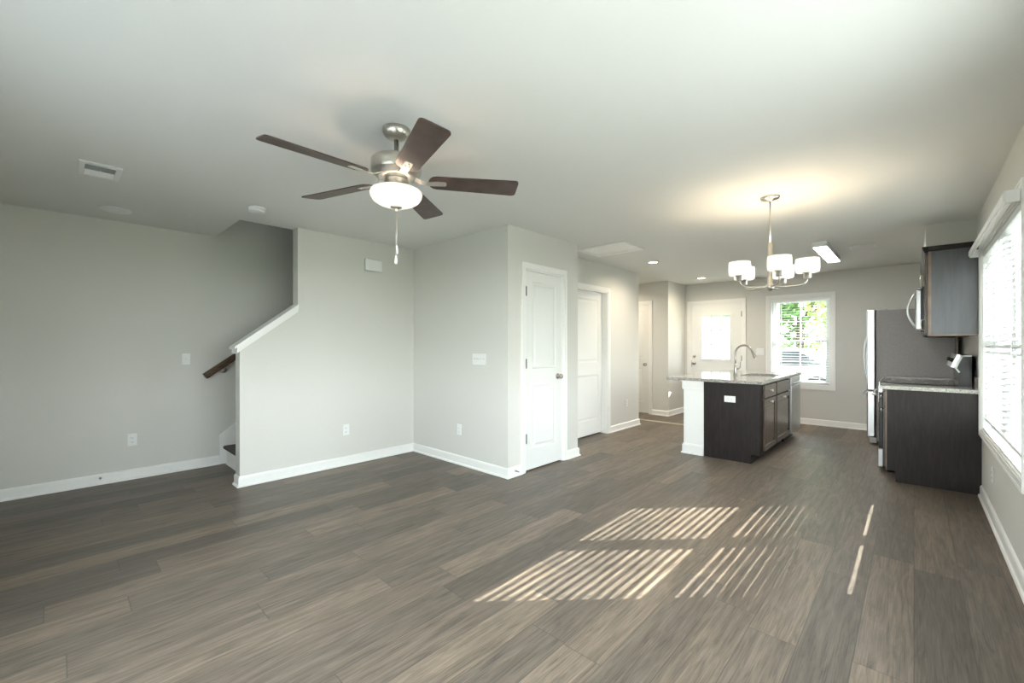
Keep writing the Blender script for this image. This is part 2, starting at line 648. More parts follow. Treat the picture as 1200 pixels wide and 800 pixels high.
# stair-wall cap
s = (1.607 - 1.225) / (1.63 - 1.131)
cap = MB()
ya, za = 1.085, 1.225 - (1.131 - 1.085) * s
yb, zb = 1.63, 1.607
for (dx0, dx1, lo, hi) in ((0.0, 0.014, 0.0, 0.035), (0.0, 0.022, 0.033, 0.058), ):
    cap.prism([(ya + .02, za + .02 * s + lo), (yb, zb + lo), (yb, zb + hi), (ya + .02, za + .02 * s + hi)], 'x', XS - .005, XS + dx1)
    cap.prism([(ya + .02, za + .02 * s + lo), (yb, zb + lo), (yb, zb + hi), (ya + .02, za + .02 * s + hi)], 'x', XSI - dx1, XSI + .005)
cap.prism([(ya, za + .052), (yb, zb + .052), (yb, zb + .074), (ya, za + .074)], 'x', XSI - .028, XS + .028)
cap.prism([(ya + .026, za + .01), (1.131, 1.225), (1.131, 1.283), (ya + .026, za + .08)], 'x', XSI - .01, XS + .01)
cap.build('trim_1', 'trim', kind='structure')
# stripe of sunlight on the entry floor, modelled as a raised beige strip
MB().prism([(6.86, 0), (6.865, 0.006), (6.90, 0.009), (6.935, 0.006), (6.94, 0)], 'x', XQ - .6, -2.01).build('sun_stripe', plain('beige sun stripe', (0.44, 0.39, 0.31), 0.4, bump=0.02), kind='structure')
# stair skirt on the left wall
MB().prism([(1.2, 0), (1.2, .31), (1.225, .33), (4.6, .33 + (4.6 - 1.225) * .76), (4.6, (4.6 - 1.225) * .76 - .1), (1.36, 0)], 'x', XL, XL + .018).build('trim_3', 'trim', kind='structure')

# ------------------------------------------------------------------ staircase
st = thing('staircase', 'carpeted staircase with white risers rising behind the half wall', 'stairs', ((XL + XSI) / 2, 1.265, 0))
RISE, RUN = 0.19, 0.25
for k in range(13):
    y = 1.265 + k * RUN
    z = k * RISE
    MB().box(XL + .019, XSI - .001, y, y + .02, z if k == 0 else z - .03, z + RISE - .03).build('riser', 'trim', st)
    MB().prism([(y - .03, z + RISE - .028), (y - .035, z + RISE - .014), (y - .03, z + RISE - .002), (y - .02, z + RISE + .004), (y + RUN, z + RISE + .004), (y + RUN, z + RISE - .028)],
               'x', XL + .019, XSI - .001).build('tread', 'carpet', st)
MB().prism([(1.265, 0), (1.247, 0), (1.25, .012), (1.265, .018)], 'x', XL + .019, XSI - .001).build('shoe_moulding', 'trim', st)

hr = thing('handrail', 'dark walnut stair handrail fixed to the left wall with metal brackets', 'handrail', (XL, 1.06, .92))
hx = XL + .085
h0, h1 = (1.055, .955), (3.6, .955 + 2.545 * .74)
m = MB()
dy, dz = h1[0] - h0[0], h1[1] - h0[1]
ln = math.hypot(dy, dz)
uy, uz = dy / ln, dz / ln
sect = [(-.022, -.030), (.022, -.030), (.027, -.012), (.024, -.002), (.028, .010), (.022, .026), (.010, .032), (-.010, .032), (-.022, .026), (-.028, .010), (-.024, -.002), (-.027, -.012)]
A = [m._v((hx + a, h0[0] - uz * b, h0[1] + uy * b)) for a, b in sect]
B = [m._v((hx + a, h1[0] - uz * b, h1[1] + uy * b)) for a, b in sect]
m.bm.faces.new(A)
m.bm.faces.new(B)
for i in range(len(sect)):
    j = (i + 1) % len(sect)
    m.bm.faces.new([A[i], B[i], B[j], A[j]])
m.build('rail', 'rail', hr)
for yy in (1.24, 2.3, 3.3):
    zz = h0[1] + (yy - h0[0]) * dz / dy
    m = MB()
    m.lathe([(.03, 0), (.03, .004), (.018, .008), (.008, .010)], (XL, yy, zz - .085), (1, 0, 0), 16)
    m.tube([(XL + .008, yy, zz - .085), (XL + .05, yy, zz - .083), (XL + .075, yy, zz - .07), (hx, yy, zz - .035)], .007)
    m.box(hx - .018, hx + .018, yy - .03, yy + .03, zz - .040, zz - .030)
    m.build('bracket', 'knob', hr)


# ------------------------------------------------------------------ doors
def door_leaf(T, a0, a1, z0, z1, d_front, panels, thick=0.035):
    """T(a, d, z), d grows into the wall; panels [(a0,a1,z0,z1)] one column"""
    m = MB()
    bm = m.bm
    zs = sorted({z0, z1, *[p[2] for p in panels], *[p[3] for p in panels]})
    as_ = sorted({a0, a1, panels[0][0], panels[0][1]})
    V = {}

    def vv(a, d, z):
        k = (round(a, 5), round(d, 5), round(z, 5))
        if k not in V:
            V[k] = bm.verts.new(T(a, d, z))
        return V[k]
    for i in range(len(as_) - 1):
        for j in range(len(zs) - 1):
            ca, cz = (as_[i] + as_[i + 1]) / 2, (zs[j] + zs[j + 1]) / 2
            if any(p[0] < ca < p[1] and p[2] < cz < p[3] for p in panels):
                steps = [(0, 0), (.012, .007), (.030, .007), (.048, .001)]
                for (o0, e0), (o1, e1) in zip(steps, steps[1:]):
                    q0 = [(as_[i] + o0, zs[j] + o0), (as_[i + 1] - o0, zs[j] + o0), (as_[i + 1] - o0, zs[j + 1] - o0), (as_[i] + o0, zs[j + 1] - o0)]
                    q1 = [(as_[i] + o1, zs[j] + o1), (as_[i + 1] - o1, zs[j] + o1), (as_[i + 1] - o1, zs[j + 1] - o1), (as_[i] + o1, zs[j + 1] - o1)]
                    for k in range(4):
                        l = (k + 1) % 4
                        bm.faces.new([vv(q0[k][0], d_front + e0, q0[k][1]), vv(q0[l][0], d_front + e0, q0[l][1]), vv(q1[l][0], d_front + e1, q1[l][1]), vv(q1[k][0], d_front + e1, q1[k][1])])
                o, e = steps[-1]
                bm.faces.new([vv(as_[i] + o, d_front + e, zs[j] + o), vv(as_[i + 1] - o, d_front + e, zs[j] + o), vv(as_[i + 1] - o, d_front + e, zs[j + 1] - o), vv(as_[i] + o, d_front + e, zs[j + 1] - o)])
            else:
                bm.faces.new([vv(as_[i], d_front, zs[j]), vv(as_[i + 1], d_front, zs[j]), vv(as_[i + 1], d_front, zs[j + 1]), vv(as_[i], d_front, zs[j + 1])])
    db = d_front + thick
    for i in range(len(as_) - 1):
        bm.faces.new([vv(as_[i], d_front, z0), vv(as_[i + 1], d_front, z0), vv(as_[i + 1], db, z0), vv(as_[i], db, z0)])
        bm.faces.new([vv(as_[i], d_front, z1), vv(as_[i + 1], d_front, z1), vv(as_[i + 1], db, z1), vv(as_[i], db, z1)])
        for j in range(len(zs) - 1):
            bm.faces.new([vv(as_[i], db, zs[j]), vv(as_[i + 1], db, zs[j]), vv(as_[i + 1], db, zs[j + 1]), vv(as_[i], db, zs[j + 1])])
    for j in range(len(zs) - 1):
        for a in (a0, a1):
            bm.faces.new([vv(a, d_front, zs[j]), vv(a, d_front, zs[j + 1]), vv(a, db, zs[j + 1]), vv(a, db, zs[j])])
    return m


def casing(T, a0, a1, z0, z1, jamb, full=False, w=CW):
    """stepped casing round an opening plus the jamb lining; d < 0 stands into the room"""
    m = MB(T)
    for (o0, o1, th) in ((0.004, .016, .012), (.016, w - .014, .017), (w - .014, w, .021)):
        zb = z0 - o1 if full else z0
        m.box(a0 - o1, a0 - o0, -th, 0, zb, z1 + o1)
        m.box(a1 + o0, a1 + o1, -th, 0, zb, z1 + o1)
        m.box(a0 - o0, a1 + o0, -th, 0, z1 + o0, z1 + o1)
        if full:
            m.box(a0 - o0, a1 + o0, -th, 0, z0 - o1, z0 - o0)
    t = .012
    m.box(a0 - .001, a0 + t, -.001, jamb, z0, z1)
    m.box(a1 - t, a1 + .001, -.001, jamb, z0, z1)
    m.box(a0 + t, a1 - t, -.001, jamb, z1 - t, z1 + .001)
    if full:
        m.box(a0 + t, a1 - t, -.001, jamb, z0 - .001, z0 + t)
    return m


def knob(T, parent, a, z, d):
    m = MB(T)
    m.lathe([(.031, 0), (.031, -.004), (.026, -.008), (.013, -.010), (.011, -.028), (.020, -.033), (.027, -.042), (.027, -.054), (.020, -.063), (0, -.066)], (a, d, z), (0, 1, 0), 20)
    return m.build('door_knob', 'knob', parent)


def hinges(T, parent, a, d, zs):
    for z in zs:
        m = MB(T)
        m.cyl((a, d - .006, z - .045), (a, d - .006, z + .045), .0065, 10)
        m.cyl((a, d - .006, z - .05), (a, d - .006, z + .05), .004, 8)
        m.build('hinge', 'darksteel', parent)


def two_panels(a0, a1):
    return [(a0 + .115, a1 - .115, .22, .86), (a0 + .115, a1 - .115, 1.035, 1.93)]


TP = lambda a, d, z: (XP - d, a, z)
d1 = struct('door_1', (XP, PD[0], 0))
casing(TP, *PD[:2], 0, DZ, TW).build('door_casing', 'trim', d1)
lf = door_leaf(TP, PD[0] + .014, PD[1] - .014, .016, DZ - .016, .003, two_panels(PD[0], PD[1])).build('door_leaf', 'door', d1)
knob(TP, d1, PD[1] - .085, .94, .003)
hinges(TP, d1, PD[0] + .012, .0, (.335, 1.092, 1.823))

TQ = lambda a, d, z: (XQ - d, a, z)
d2 = struct('door_2', (XQ, SD[0], 0))
casing(TQ, *SD[:2], 0, DZ, TW).build('door_casing', 'trim', d2)
door_leaf(TQ, SD[0] + .014, SD[1] - .014, .02, DZ - .016, .080, two_panels(SD[0], SD[1])).build('door_leaf', 'door', d2)
st_ = MB(TQ)
st_.box(SD[0] + .012, SD[0] + .024, .066, .079, 0, DZ - .012)
st_.box(SD[1] - .024, SD[1] - .012, .066, .079, 0, DZ - .012)
st_.box(SD[0] + .024, SD[1] - .024, .066, .079, DZ - .024, DZ - .012)
st_.build('door_stop_strip', 'trim', d2)

TN = lambda a, d, z: (a, YN + d, z)
d3 = struct('door_3', (ND[0], YN, 0))
casing(TN, *ND[:2], 0, DZ, TW).build('door_casing', 'trim', d3)
door_leaf(TN, ND[0] + .014, ND[1] - .014, .016, DZ - .016, .003, two_panels(ND[0], ND[1])).build('door_leaf', 'door', d3)
knob(TN, d3, ND[1] - .075, .92, .003)

# entry door with a nine-light glazed upper half
TB = lambda a, d, z: (a, YB + d, z)
d4 = struct('door_4', (BD[0], YB, 0))
casing(TB, *BD[:2], 0, BD[3], EX).build('door_casing', 'trim', d4)
a0, a1 = BD[0] + .014, BD[1] - .014
g0, g1, gz0, gz1 = -2.925, -2.425, 1.02, 1.825
lm = MB(TB)
z1 = BD[3] - .016
lm.box(a0, g0, .004, .045, .02, z1)
lm.box(g1, a1, .004, .045, .02, z1)
lm.box(g0, g1, .004, .045, .02, gz0)
lm.box(g0, g1, .004, .045, gz1, z1)
lm.build('door_leaf', 'door', d4)
fm = MB(TB)
for o0, o1, th in ((0.0, .034, .006), (.008, .026, .012)):
    fm.box(g0 - o1, g0 - o0 + .006, .004 - th, .006, gz0 - o1, gz1 + o1)
    fm.box(g1 + o0 - .006, g1 + o1, .004 - th, .006, gz0 - o1, gz1 + o1)
    fm.box(g0, g1, .004 - th, .006, gz0 - o1, gz0 - o0 + .006)
    fm.box(g0, g1, .004 - th, .006, gz1 + o0 - .006, gz1 + o1)
fm.build('glazing_frame', 'door', d4)
MB(TB).box(g0, g1, .022, .028, gz0, gz1).build('glass', 'glass', d4)
gm = MB(TB)
for k in (1, 2):
    x = g0 + (g1 - g0) * k / 3
    gm.box(x - .009, x + .009, .015, .021, gz0, gz1)
    z = gz0 + (gz1 - gz0) * k / 3
    gm.box(g0, g1, .0155, .0205, z - .009, z + .009)
gm.build('grille', 'vinyl', d4)
for pa in ((a0 + .12, (a0 + a1) / 2 - .04), ((a0 + a1) / 2 + .04, a1 - .12)):
    pm = MB(TB)
    for o, th in ((0, .004), (.018, .007)):
        pm.box(pa[0] + o, pa[1] - o, .004 - th, .005, .22 + o, .84 - o, .003)
    pm.build('raised_panel', 'door', d4)
knob(TB, d4, -3.06, .94, .004)
MB(TB).lathe([(.028, 0), (.028, -.008), (.024, -.012), (.020, -.014), (.020, -.022), (0, -.023)], (-3.06, .004, 1.075), (0, 1, 0), 20).build('deadbolt', 'nickel', d4)
MB(TB).box(BD[0] + .013, BD[0] + .018, -.004, .001, .87, .99).build('strike_plate', 'darksteel', d4)
hinges(TB, d4, a1 + .003, .004, (.30, 1.05, 1.84))


# ------------------------------------------------------------------ windows
def sash_window(root, T, a0, a1, z0, z1, depth, muntins):
    """single-hung unit: frame, two sashes, glass; depth = d of the glass plane"""
    zm = (z0 + z1) / 2
    f = MB(T)
    w = .038
    f.box(a0, a0 + w, depth - .03, depth + .04, z0, z1)
    f.box(a1 - w, a1, depth - .03, depth + .04, z0, z1)
    f.box(a0 + w, a1 - w, depth - .03, depth + .04, z1 - w, z1)
    f.box(a0 + w, a1 - w, depth - .03, depth + .04, z0, z0 + w * .7)
    f.build('window_frame', 'vinyl', root)
    for (s0, s1, dd) in ((z0 + w * .7, zm + .018, depth - .012), (zm - .018, z1 - w, depth + .012)):
        m = MB(T)
        r = .032
        b0, b1 = a0 + w, a1 - w
        m.box(b0, b0 + r, dd - .010, dd + .010, s0, s1)
        m.box(b1 - r, b1, dd - .010, dd + .010, s0, s1)
        m.box(b0 + r, b1 - r, dd - .010, dd + .010, s1 - r, s1)
        m.box(b0 + r, b1 - r, dd - .010, dd + .010, s0, s0 + r)
        if muntins:
            c_ = (b0 + b1) / 2
            m.box(c_ - .009, c_ + .009, dd - .006, dd + .006, s0 + r, s1 - r)
            zc = (s0 + s1) / 2
            m.box(b0 + r, b1 - r, dd - .005, dd + .005, zc - .009, zc + .009)
        sa = m.build('sash', 'vinyl', root)
        MB(T).box(b0 + r - .004, b1 - r + .004, dd - .002, dd + .002, s0 + r - .004, s1 - r + .004).build('glass', 'glass', sa)


def blind(name, label, T, a0, a1, d, ztop, zbot, tilt, cords, valance, loc):
    """slatted blind, tilt(z) in radians, positive = room edge lower"""
    root = thing(name, label, 'window blind', loc)
    pitch, wd = .0435, .050
    sl = MB(T)
    z = zbot + .045
    n = 0
    while z < ztop - .05:
        f = tilt(z) + random.uniform(-.012, .012)
        cs, sn = math.cos(f), math.sin(f)
        pts = []
        for k in range(5):
            q = -wd / 2 + wd * k / 4
            hgt = .0022 * (1 - (2 * k / 4 - 1) ** 2)
            pts.append((q, hgt))
        V = []
        for a in (a0 + .006, a1 - .006):
            top = [sl._v((a, d + q * cs - h_ * sn, z + q * sn + h_ * cs)) for q, h_ in pts]
            bot = [sl._v((a, d + q * cs - (h_ - .0026) * sn, z + q * sn + (h_ - .0026) * cs)) for q, h_ in pts]
            V.append((top, bot))
        (t0, b0), (t1, b1) = V
        for k in range(4):
            sl.bm.faces.new([t0[k], t0[k + 1], t1[k + 1], t1[k]])
            sl.bm.faces.new([b0[k], b1[k], b1[k + 1], b0[k + 1]])
        sl.bm.faces.new([t0[0], t1[0], b1[0], b0[0]])
        sl.bm.faces.new([t0[4], b0[4], b1[4], t1[4]])
        sl.bm.faces.new(t0 + b0[::-1])
        sl.bm.faces.new(t1[::-1] + b1)
        z += pitch
    sl.build('slats', 'blind', root)
    MB(T).box(a0 + .004, a1 - .004, d - .026, d + .026, zbot, zbot + .02, .005).build('bottom_rail', 'vinyl', root)
    MB(T).box(a0 + .003, a1 - .003, d - .028, d + .028, ztop - .045, ztop - .004).build('head_rail', 'vinyl', root)
    for a in cords:
        m = MB(T)
        for dd in (-.0275, .0275):
            m.box(a - .0028, a + .0028, d + dd - .001, d + dd + .001, zbot + .01, ztop - .03)
        m.box(a + .012, a + .0145, d - .001, d + .001, zbot + .01, ztop - .03)
        m.build('ladder_cord', 'vinyl', root)
    # valance with returns
    va0, va1, vd, vz0, vz1, ret = valance
    m = MB(T)
    m.box(va0, va1, vd, vd + .008, vz0, vz1, .002)
    m.box(va0, va1, vd - .007, vd + .001, vz0 + .012, vz1 - .012, .003)
    if ret:
        for a in (va0, va1 - .008):
            m.box(a, a + .008, vd + .008, -.022, vz0, vz1)
    m.build('valance', 'vinyl', root)
    return root


TR = lambda a, d, z: (XR + d, a, z)
w1 = struct('window_1', (XR, RW[0], RW[2]))
casing(TR, *RW, .06, full=True).build('window_casing', 'trim', w1)
rm = (RW[0] + RW[1]) / 2
sash_window(w1, TR, RW[0] + .002, rm - .02, RW[2] + .002, RW[3] - .002, .095, False)
sash_window(w1, TR, rm + .02, RW[1] - .002, RW[2] + .002, RW[3] - .002, .095, False)
MB(TR).box(rm - .03, rm + .03, .055, .15, RW[2], RW[3]).build('mullion', 'vinyl', w1)
blind('window_blind', 'wide white slatted blind over the dining window on the side wall', TR, RW[0] + .016, RW[1] - .016, .032, RW[3] - .012, .660,
      lambda z: math.radians(25) if z > 1.2 else math.radians(max(5, min(16, 5 + (z - .85) / .35 * 11))), [RW[0] + .055, RW[0] + .48, rm + .05, rm + .48, RW[1] - .07],
      (RW[0] - .03, RW[1] + .03, -.075, 2.02, 2.085, True), (XR, rm, .62))

w2 = struct('window_2', (BW[0], YB, BW[2]))
casing(TB, *BW, .06, full=True).build('window_casing', 'trim', w2)
sash_window(w2, TB, BW[0] + .002, BW[1] - .002, BW[2] + .002, BW[3] - .002, .095, True)
blind('window_blind', 'narrow open white slatted blind over the kitchen window in the end wall', TB, BW[0] + .016, BW[1] - .016, .032, BW[3] - .012, .662,
      lambda z: math.radians(4), [BW[0] + .15, BW[1] - .15], (BW[0] + .014, BW[1] - .014, -.002, 2.0, 2.045, False), ((BW[0] + BW[1]) / 2, YB, .65))

TF = lambda a, d, z: (a, YF - d, z)
w3 = struct('added_window_3', (FW[0], YF, FW[2]))
casing(TF, *FW, .06, full=True).build('window_casing', 'trim', w3)
third = (FW[1] - FW[0]) / 2
for k in range(2):
    sash_window(w3, TF, FW[0] + k * third + .002, FW[0] + (k + 1) * third - .002, FW[2] + .002, FW[3] - .002, .095, False)

w4 = struct('added_window_4', (XR, LW[0], LW[2]))
casing(TR, *LW, .06, full=True).build('window_casing', 'trim', w4)
third = (LW[1] - LW[0]) / 2
for k in range(2):
    sash_window(w4, TR, LW[0] + k * third + .002, LW[0] + (k + 1) * third - .002, LW[2] + .002, LW[3] - .002, .095, False)

# ------------------------------------------------------------------ ceiling fan
FX, FY = -2.035, 1.255
fan = thing('ceiling_fan', 'five-blade brushed nickel ceiling fan with lit frosted bowl', 'ceiling fan', (FX, FY, 2.44))
MB().lathe([(0.0, 2.4395), (.070, 2.4395), (.072, 2.43), (.068, 2.412), (.055, 2.394), (.035, 2.384), (.020, 2.381), (0, 2.381)], (FX, FY, 0), seg=40, cap=False).build('canopy', 'nickel', fan)
MB().lathe([(0, 2.386), (.0125, 2.386), (.0125, 2.288), (.024, 2.284), (.026, 2.272), (0, 2.272)], (FX, FY, 0), seg=20, cap=False).build('downrod', 'nickel', fan)
MB().lathe([(0, 2.276), (.10, 2.276), (.125, 2.271), (.131, 2.263), (.131, 2.206), (.127, 2.200), (.112, 2.192), (.108, 2.182), (.090, 2.172), (.06, 2.168), (0, 2.168)], (FX, FY, 0), seg=48, cap=False).build('motor_housing', 'nickel', fan)
MB().lathe([(0, 2.169), (.058, 2.169), (.062, 2.160), (.062, 2.136), (.074, 2.128), (.077, 2.112), (0, 2.112)], (FX, FY, 0), seg=40, cap=False).build('light_fitter', 'nickel', fan)
MB().lathe([(.082, 2.113), (.118, 2.111), (.132, 2.104), (.1375, 2.092), (.134, 2.074), (.122, 2.055), (.099, 2.039), (.066, 2.027), (.03, 2.021), (0, 2.020), (0, 2.023), (.03, 2.024), (.064, 2.030), (.096, 2.042), (.118, 2.058), (.130, 2.076), (.1335, 2.092), (.129, 2.101), (.116, 2.107), (.082, 2.109)], (FX, FY, 0), seg=48, cap=False).build('light_bowl', 'bowl', fan)
MB().lathe([(0, 2.025), (.030, 2.023), (.031, 2.017), (.018, 2.011), (.011, 2.007), (.012, 2.001), (.007, 1.995), (0, 1.993)], (FX, FY, 0), seg=24, cap=False).build('finial', 'nickel', fan)
BZ = 2.165
for k in range(5):
    ang = math.radians(54 + 72 * k)
    R = Matrix.Translation((FX, FY, BZ)) @ Matrix.Rotation(ang, 4, 'Z') @ Matrix.Rotation(math.radians(-12), 4, 'X')
    t = bmesh.new()
    out = []
    # outline: rounded root, slightly wider rounded tip
    for i in range(9):
        a = math.pi / 2 + math.pi * i / 8
        out.append((.215 + .045 * math.cos(a), .058 * math.sin(a)))
    pts = out[:]
    for i in range(5):
        a = -math.pi / 2 + (math.pi / 2) * i / 4
        pts.append((.640 + .022 * math.cos(a), -.049 + .022 * math.sin(a)))
    for i in range(5):
        a = (math.pi / 2) * i / 4
        pts.append((.640 + .022 * math.cos(a), .049 + .022 * math.sin(a)))
    top = [t.verts.new((x, y, .003)) for x, y in pts]
    bot = [t.verts.new((x, y, -.003)) for x, y in pts]
    t.faces.new(top)
    t.faces.new(bot[::-1])
    for i in range(len(pts)):
        j = (i + 1) % len(pts)
        t.faces.new([top[i], bot[i], bot[j], top[j]])
    mb = MB()
    mb.merge(t, R)
    bl = mb.build('blade', 'blade', fan)
    # blade iron: sweeps from the motor underside down to the blade
    mb = MB()
    t = bmesh.new()
    prof = [(.085, .026, .020), (.105, .021, .010), (.130, .017, -.004), (.160, .016, -.010), (.190, .019, -.009), (.225, .021, -.0065), (.262, .019, -.0055), (.268, .010, -.0055)]
    rows = []
    for r, hw, z in prof:
        rows.append([t.verts.new((r, -hw, z)), t.verts.new((r, hw, z)), t.verts.new((r, hw, z + .004)), t.verts.new((r, -hw, z + .004))])
    for A, B in zip(rows, rows[1:]):
        for i in range(4):
            j = (i + 1) % 4
            t.faces.new([A[i], A[j], B[j], B[i]])
    t.faces.new(rows[0])
    t.faces.new(rows[-1][::-1])
    mb.merge(t, R)
    for (sx, sy) in ((.222, .010), (.222, -.010), (.250, 0)):
        t = bmesh.new()
        bmesh.ops.create_uvsphere(t, u_segments=8, v_segments=6, radius=.004)
        mb.merge(t, R @ Matrix.Translation((sx, sy, -.007)))
    mb.build('blade_iron', 'nickel', bl)
for (dx, dy, zb, mt) in ((-.010, .0105, 1.770, 'plate'), (.005, -.005, 1.712, 'plate')):
    ch = MB()
    x, y = FX + dx, FY + dy
    ch.cyl((x, y, zb + .03), (x, y, 2.012), .0018, 6)
    chain = ch.build('pull_chain', 'nickel', fan)
    MB().lathe([(0, 0), (.006, .002), (.0078, .012), (.0066, .028), (.004, .042), (.002, .048)], (x, y, zb), seg=14).build('pull', mt, chain)

# ------------------------------------------------------------------ chandelier
CX, CY = -0.825, 3.842
ch = thing('chandelier', 'five-arm brushed nickel chandelier with lit white drum shades', 'chandelier', (CX, CY, 2.44))
MB().lathe([(0, 2.4395), (.064, 2.4395), (.066, 2.432), (.060, 2.422), (.020, 2.414), (.010, 2.405), (0, 2.405)], (CX, CY, 0), seg=32, cap=False).build('canopy', 'nickel', ch)
MB().cyl((CX, CY, 2.41), (CX, CY, 2.07), .006, 12).build('rod', 'nickel', ch)
MB().lathe([(0, 2.082), (.010, 2.080), (.017, 2.072), (.017, 1.760), (.024, 1.756), (.030, 1.748), (.030, 1.722), (.022, 1.716), (.012, 1.712), (.008, 1.704), (0, 1.702)], (CX, CY, 0), seg=24, cap=False).build('column', 'nickel', ch)
yaw = 0.7542
for k in range(5):
    a = math.radians(37 + 72 * k) + yaw
    u = Vector((math.cos(a), math.sin(a), 0))
    c0 = Vector((CX, CY, 0))
    p = lambda r, z: tuple(c0 + u * r + Vector((0, 0, z)))
    arm = MB()
    arm.tube([p(.025, 1.735), p(.06, 1.733), (p(.12, 1.731)), p(.175, 1.732), p(.205, 1.736), p(.226, 1.747), p(.238, 1.762), p(.242, 1.788)], .0065, 10)
    ao = arm.build('arm', 'nickel', ch)
    sc = p(.242, 0)
    MB().lathe([(0, 1.782), (.022, 1.782), (.026, 1.788), (.026, 1.816), (.034, 1.820), (.034, 1.828), (0, 1.828)], sc, seg=20, cap=False).build('socket', 'nickel', ao)
    MB().lathe([(.020, 1.826), (.068, 1.826), (.076, 1.832), (.079, 1.856), (.079, 1.896), (.077, 1.928), (.0735, 1.928), (.0755, 1.896), (.0755, 1.856), (.072, 1.836), (.020, 1.830)], sc, seg=32, cap=False).build('drum_shade', 'shade', ao)
    ld = bpy.data.lights.new('chandelier_bulb', 'POINT')
    ld.energy = CHAND_W
    ld.color = (1.0, 0.82, 0.58)
    ld.shadow_soft_size = .03
    lo = bpy.data.objects.new('chandelier_bulb', ld)
    COL.objects.link(lo)
    lo.location = Vector(sc) + Vector((0, 0, 1.885)) - ch.location
    lo.parent = ch
ld = bpy.data.lights.new('fan_bulb', 'POINT')
ld.energy = FAN_W
ld.color = (1.0, 0.72, 0.55)
ld.shadow_soft_size = .05
lo = bpy.data.objects.new('fan_bulb', ld)
COL.objects.link(lo)
lo.location = (0, 0, 2.085 - 2.44)
lo.parent = fan

# ------------------------------------------------------------------ things on the ceiling
av = thing('air_vent', 'white rectangular ceiling register with louvres, near the round cover plate', 'air vent', (-3.95, .198, H))
m = MB()
vx0, vx1, vy0, vy1 = -4.10, -3.80, .095, .300
for x0, x1, y0, y1 in ((vx0, vx0 + .045, vy0, vy1), (vx1 - .045, vx1, vy0, vy1), (vx0 + .045, vx1 - .045, vy0, vy0 + .03), (vx0 + .045, vx1 - .045, vy1 - .03, vy1)):
    m.box(x0, x1, y0, y1, H - .010, H, .003)
m.build('frame', 'plate', av)
MB().box(vx0 + .045, vx1 - .045, vy0 + .03, vy1 - .03, H - .004, H - .0005).build('duct_opening', 'dark', av)
m = MB()
for k in range(12):
    x = vx0 + .054 + k * .0172
    t = -.012 if k < 6 else .012
    m.prism([(x, H - .004), (x + .0015, H - .004), (x + .0015 + t, H - .014), (x + t, H - .014)], 'y', vy0 + .031, vy1 - .031)
m.build('louvres', 'plate', av)
MB().tube([(-3.90, .195, H - .008), (-3.895, .195, H - .024), (-3.875, .195, H - .030), (-3.86, .195, H - .022)], .004, 8).build('lever', 'plate', av)

av = thing('air_vent', 'small slotted ceiling register in the kitchen beside the fluorescent light', 'air vent', (-.44, 6.47, H))
m = MB()
for x0, x1, y0, y1 in ((-.56, -.535, 6.36, 6.58), (-.345, -.32, 6.36, 6.58), (-.535, -.345, 6.36, 6.385), (-.535, -.345, 6.555, 6.58)):
    m.box(x0, x1, y0, y1, H - .008, H, .002)
m.build('frame', 'plate', av)
MB().box(-.535, -.345, 6.385, 6.555, H - .003, H - .0005).build('duct_opening', 'dark', av)
m = MB()
for k in range(9):
    y = 6.392 + k * .018
    m.prism([(y, H - .003), (y + .0015, H - .003), (y + .0125, H - .011), (y + .011, H - .011)], 'x', -.535, -.345)
m.build('louvres', 'plate', av)

tag(MB().lathe([(0, H), (.105, H), (.108, H - .004), (.104, H - .010), (.06, H - .013), (0, H - .013)], (-4.99, .345, 0), seg=40, cap=False).build('cover_plate', 'plate'),
    'round white blank cover plate on the ceiling near the left wall', 'cover plate')
sd = thing('smoke_detector', 'round white smoke detector on the ceiling by the stair opening', 'smoke detector', (-4.06, 1.165, H))
MB().lathe([(0, H), (.066, H), (.068, H - .006), (.066, H - .012), (0, H - .012)], (-4.06, 1.165, 0), seg=32, cap=False).build('mounting_base', 'plate', sd)
MB().lathe([(0, H - .011), (.062, H - .011), (.063, H - .030), (.056, H - .038), (.040, H - .041), (0, H - .041)], (-4.06, 1.165, 0), seg=32, cap=False).build('body', 'plate', sd)
MB().lathe([(0, H - .040), (.012, H - .040), (.012, H - .044), (0, H - .045)], (-4.06, 1.165, 0), seg=20, cap=False).build('test_button', 'plate', sd)

ah = thing('attic_hatch', 'white framed attic access panel in the ceiling beyond the pantry', 'hatch', (-2.67, 4.59, H))
m = MB()
hx0, hx1, hy0, hy1 = -2.99, -2.36, 4.345, 4.825
for x0, x1, y0, y1 in ((hx0, hx0 + .055, hy0, hy1), (hx1 - .055, hx1, hy0, hy1), (hx0 + .055, hx1 - .055, hy0, hy0 + .055), (hx0 + .055, hx1 - .055, hy1 - .055, hy1)):
    m.box(x0, x1, y0, y1, H - .018, H, .004)
m.build('frame', 'trim', ah)
MB().box(hx0 + .055, hx1 - .055, hy0 + .055, hy1 - .055, H - .006, H - .0005).build('panel', 'trim', ah)

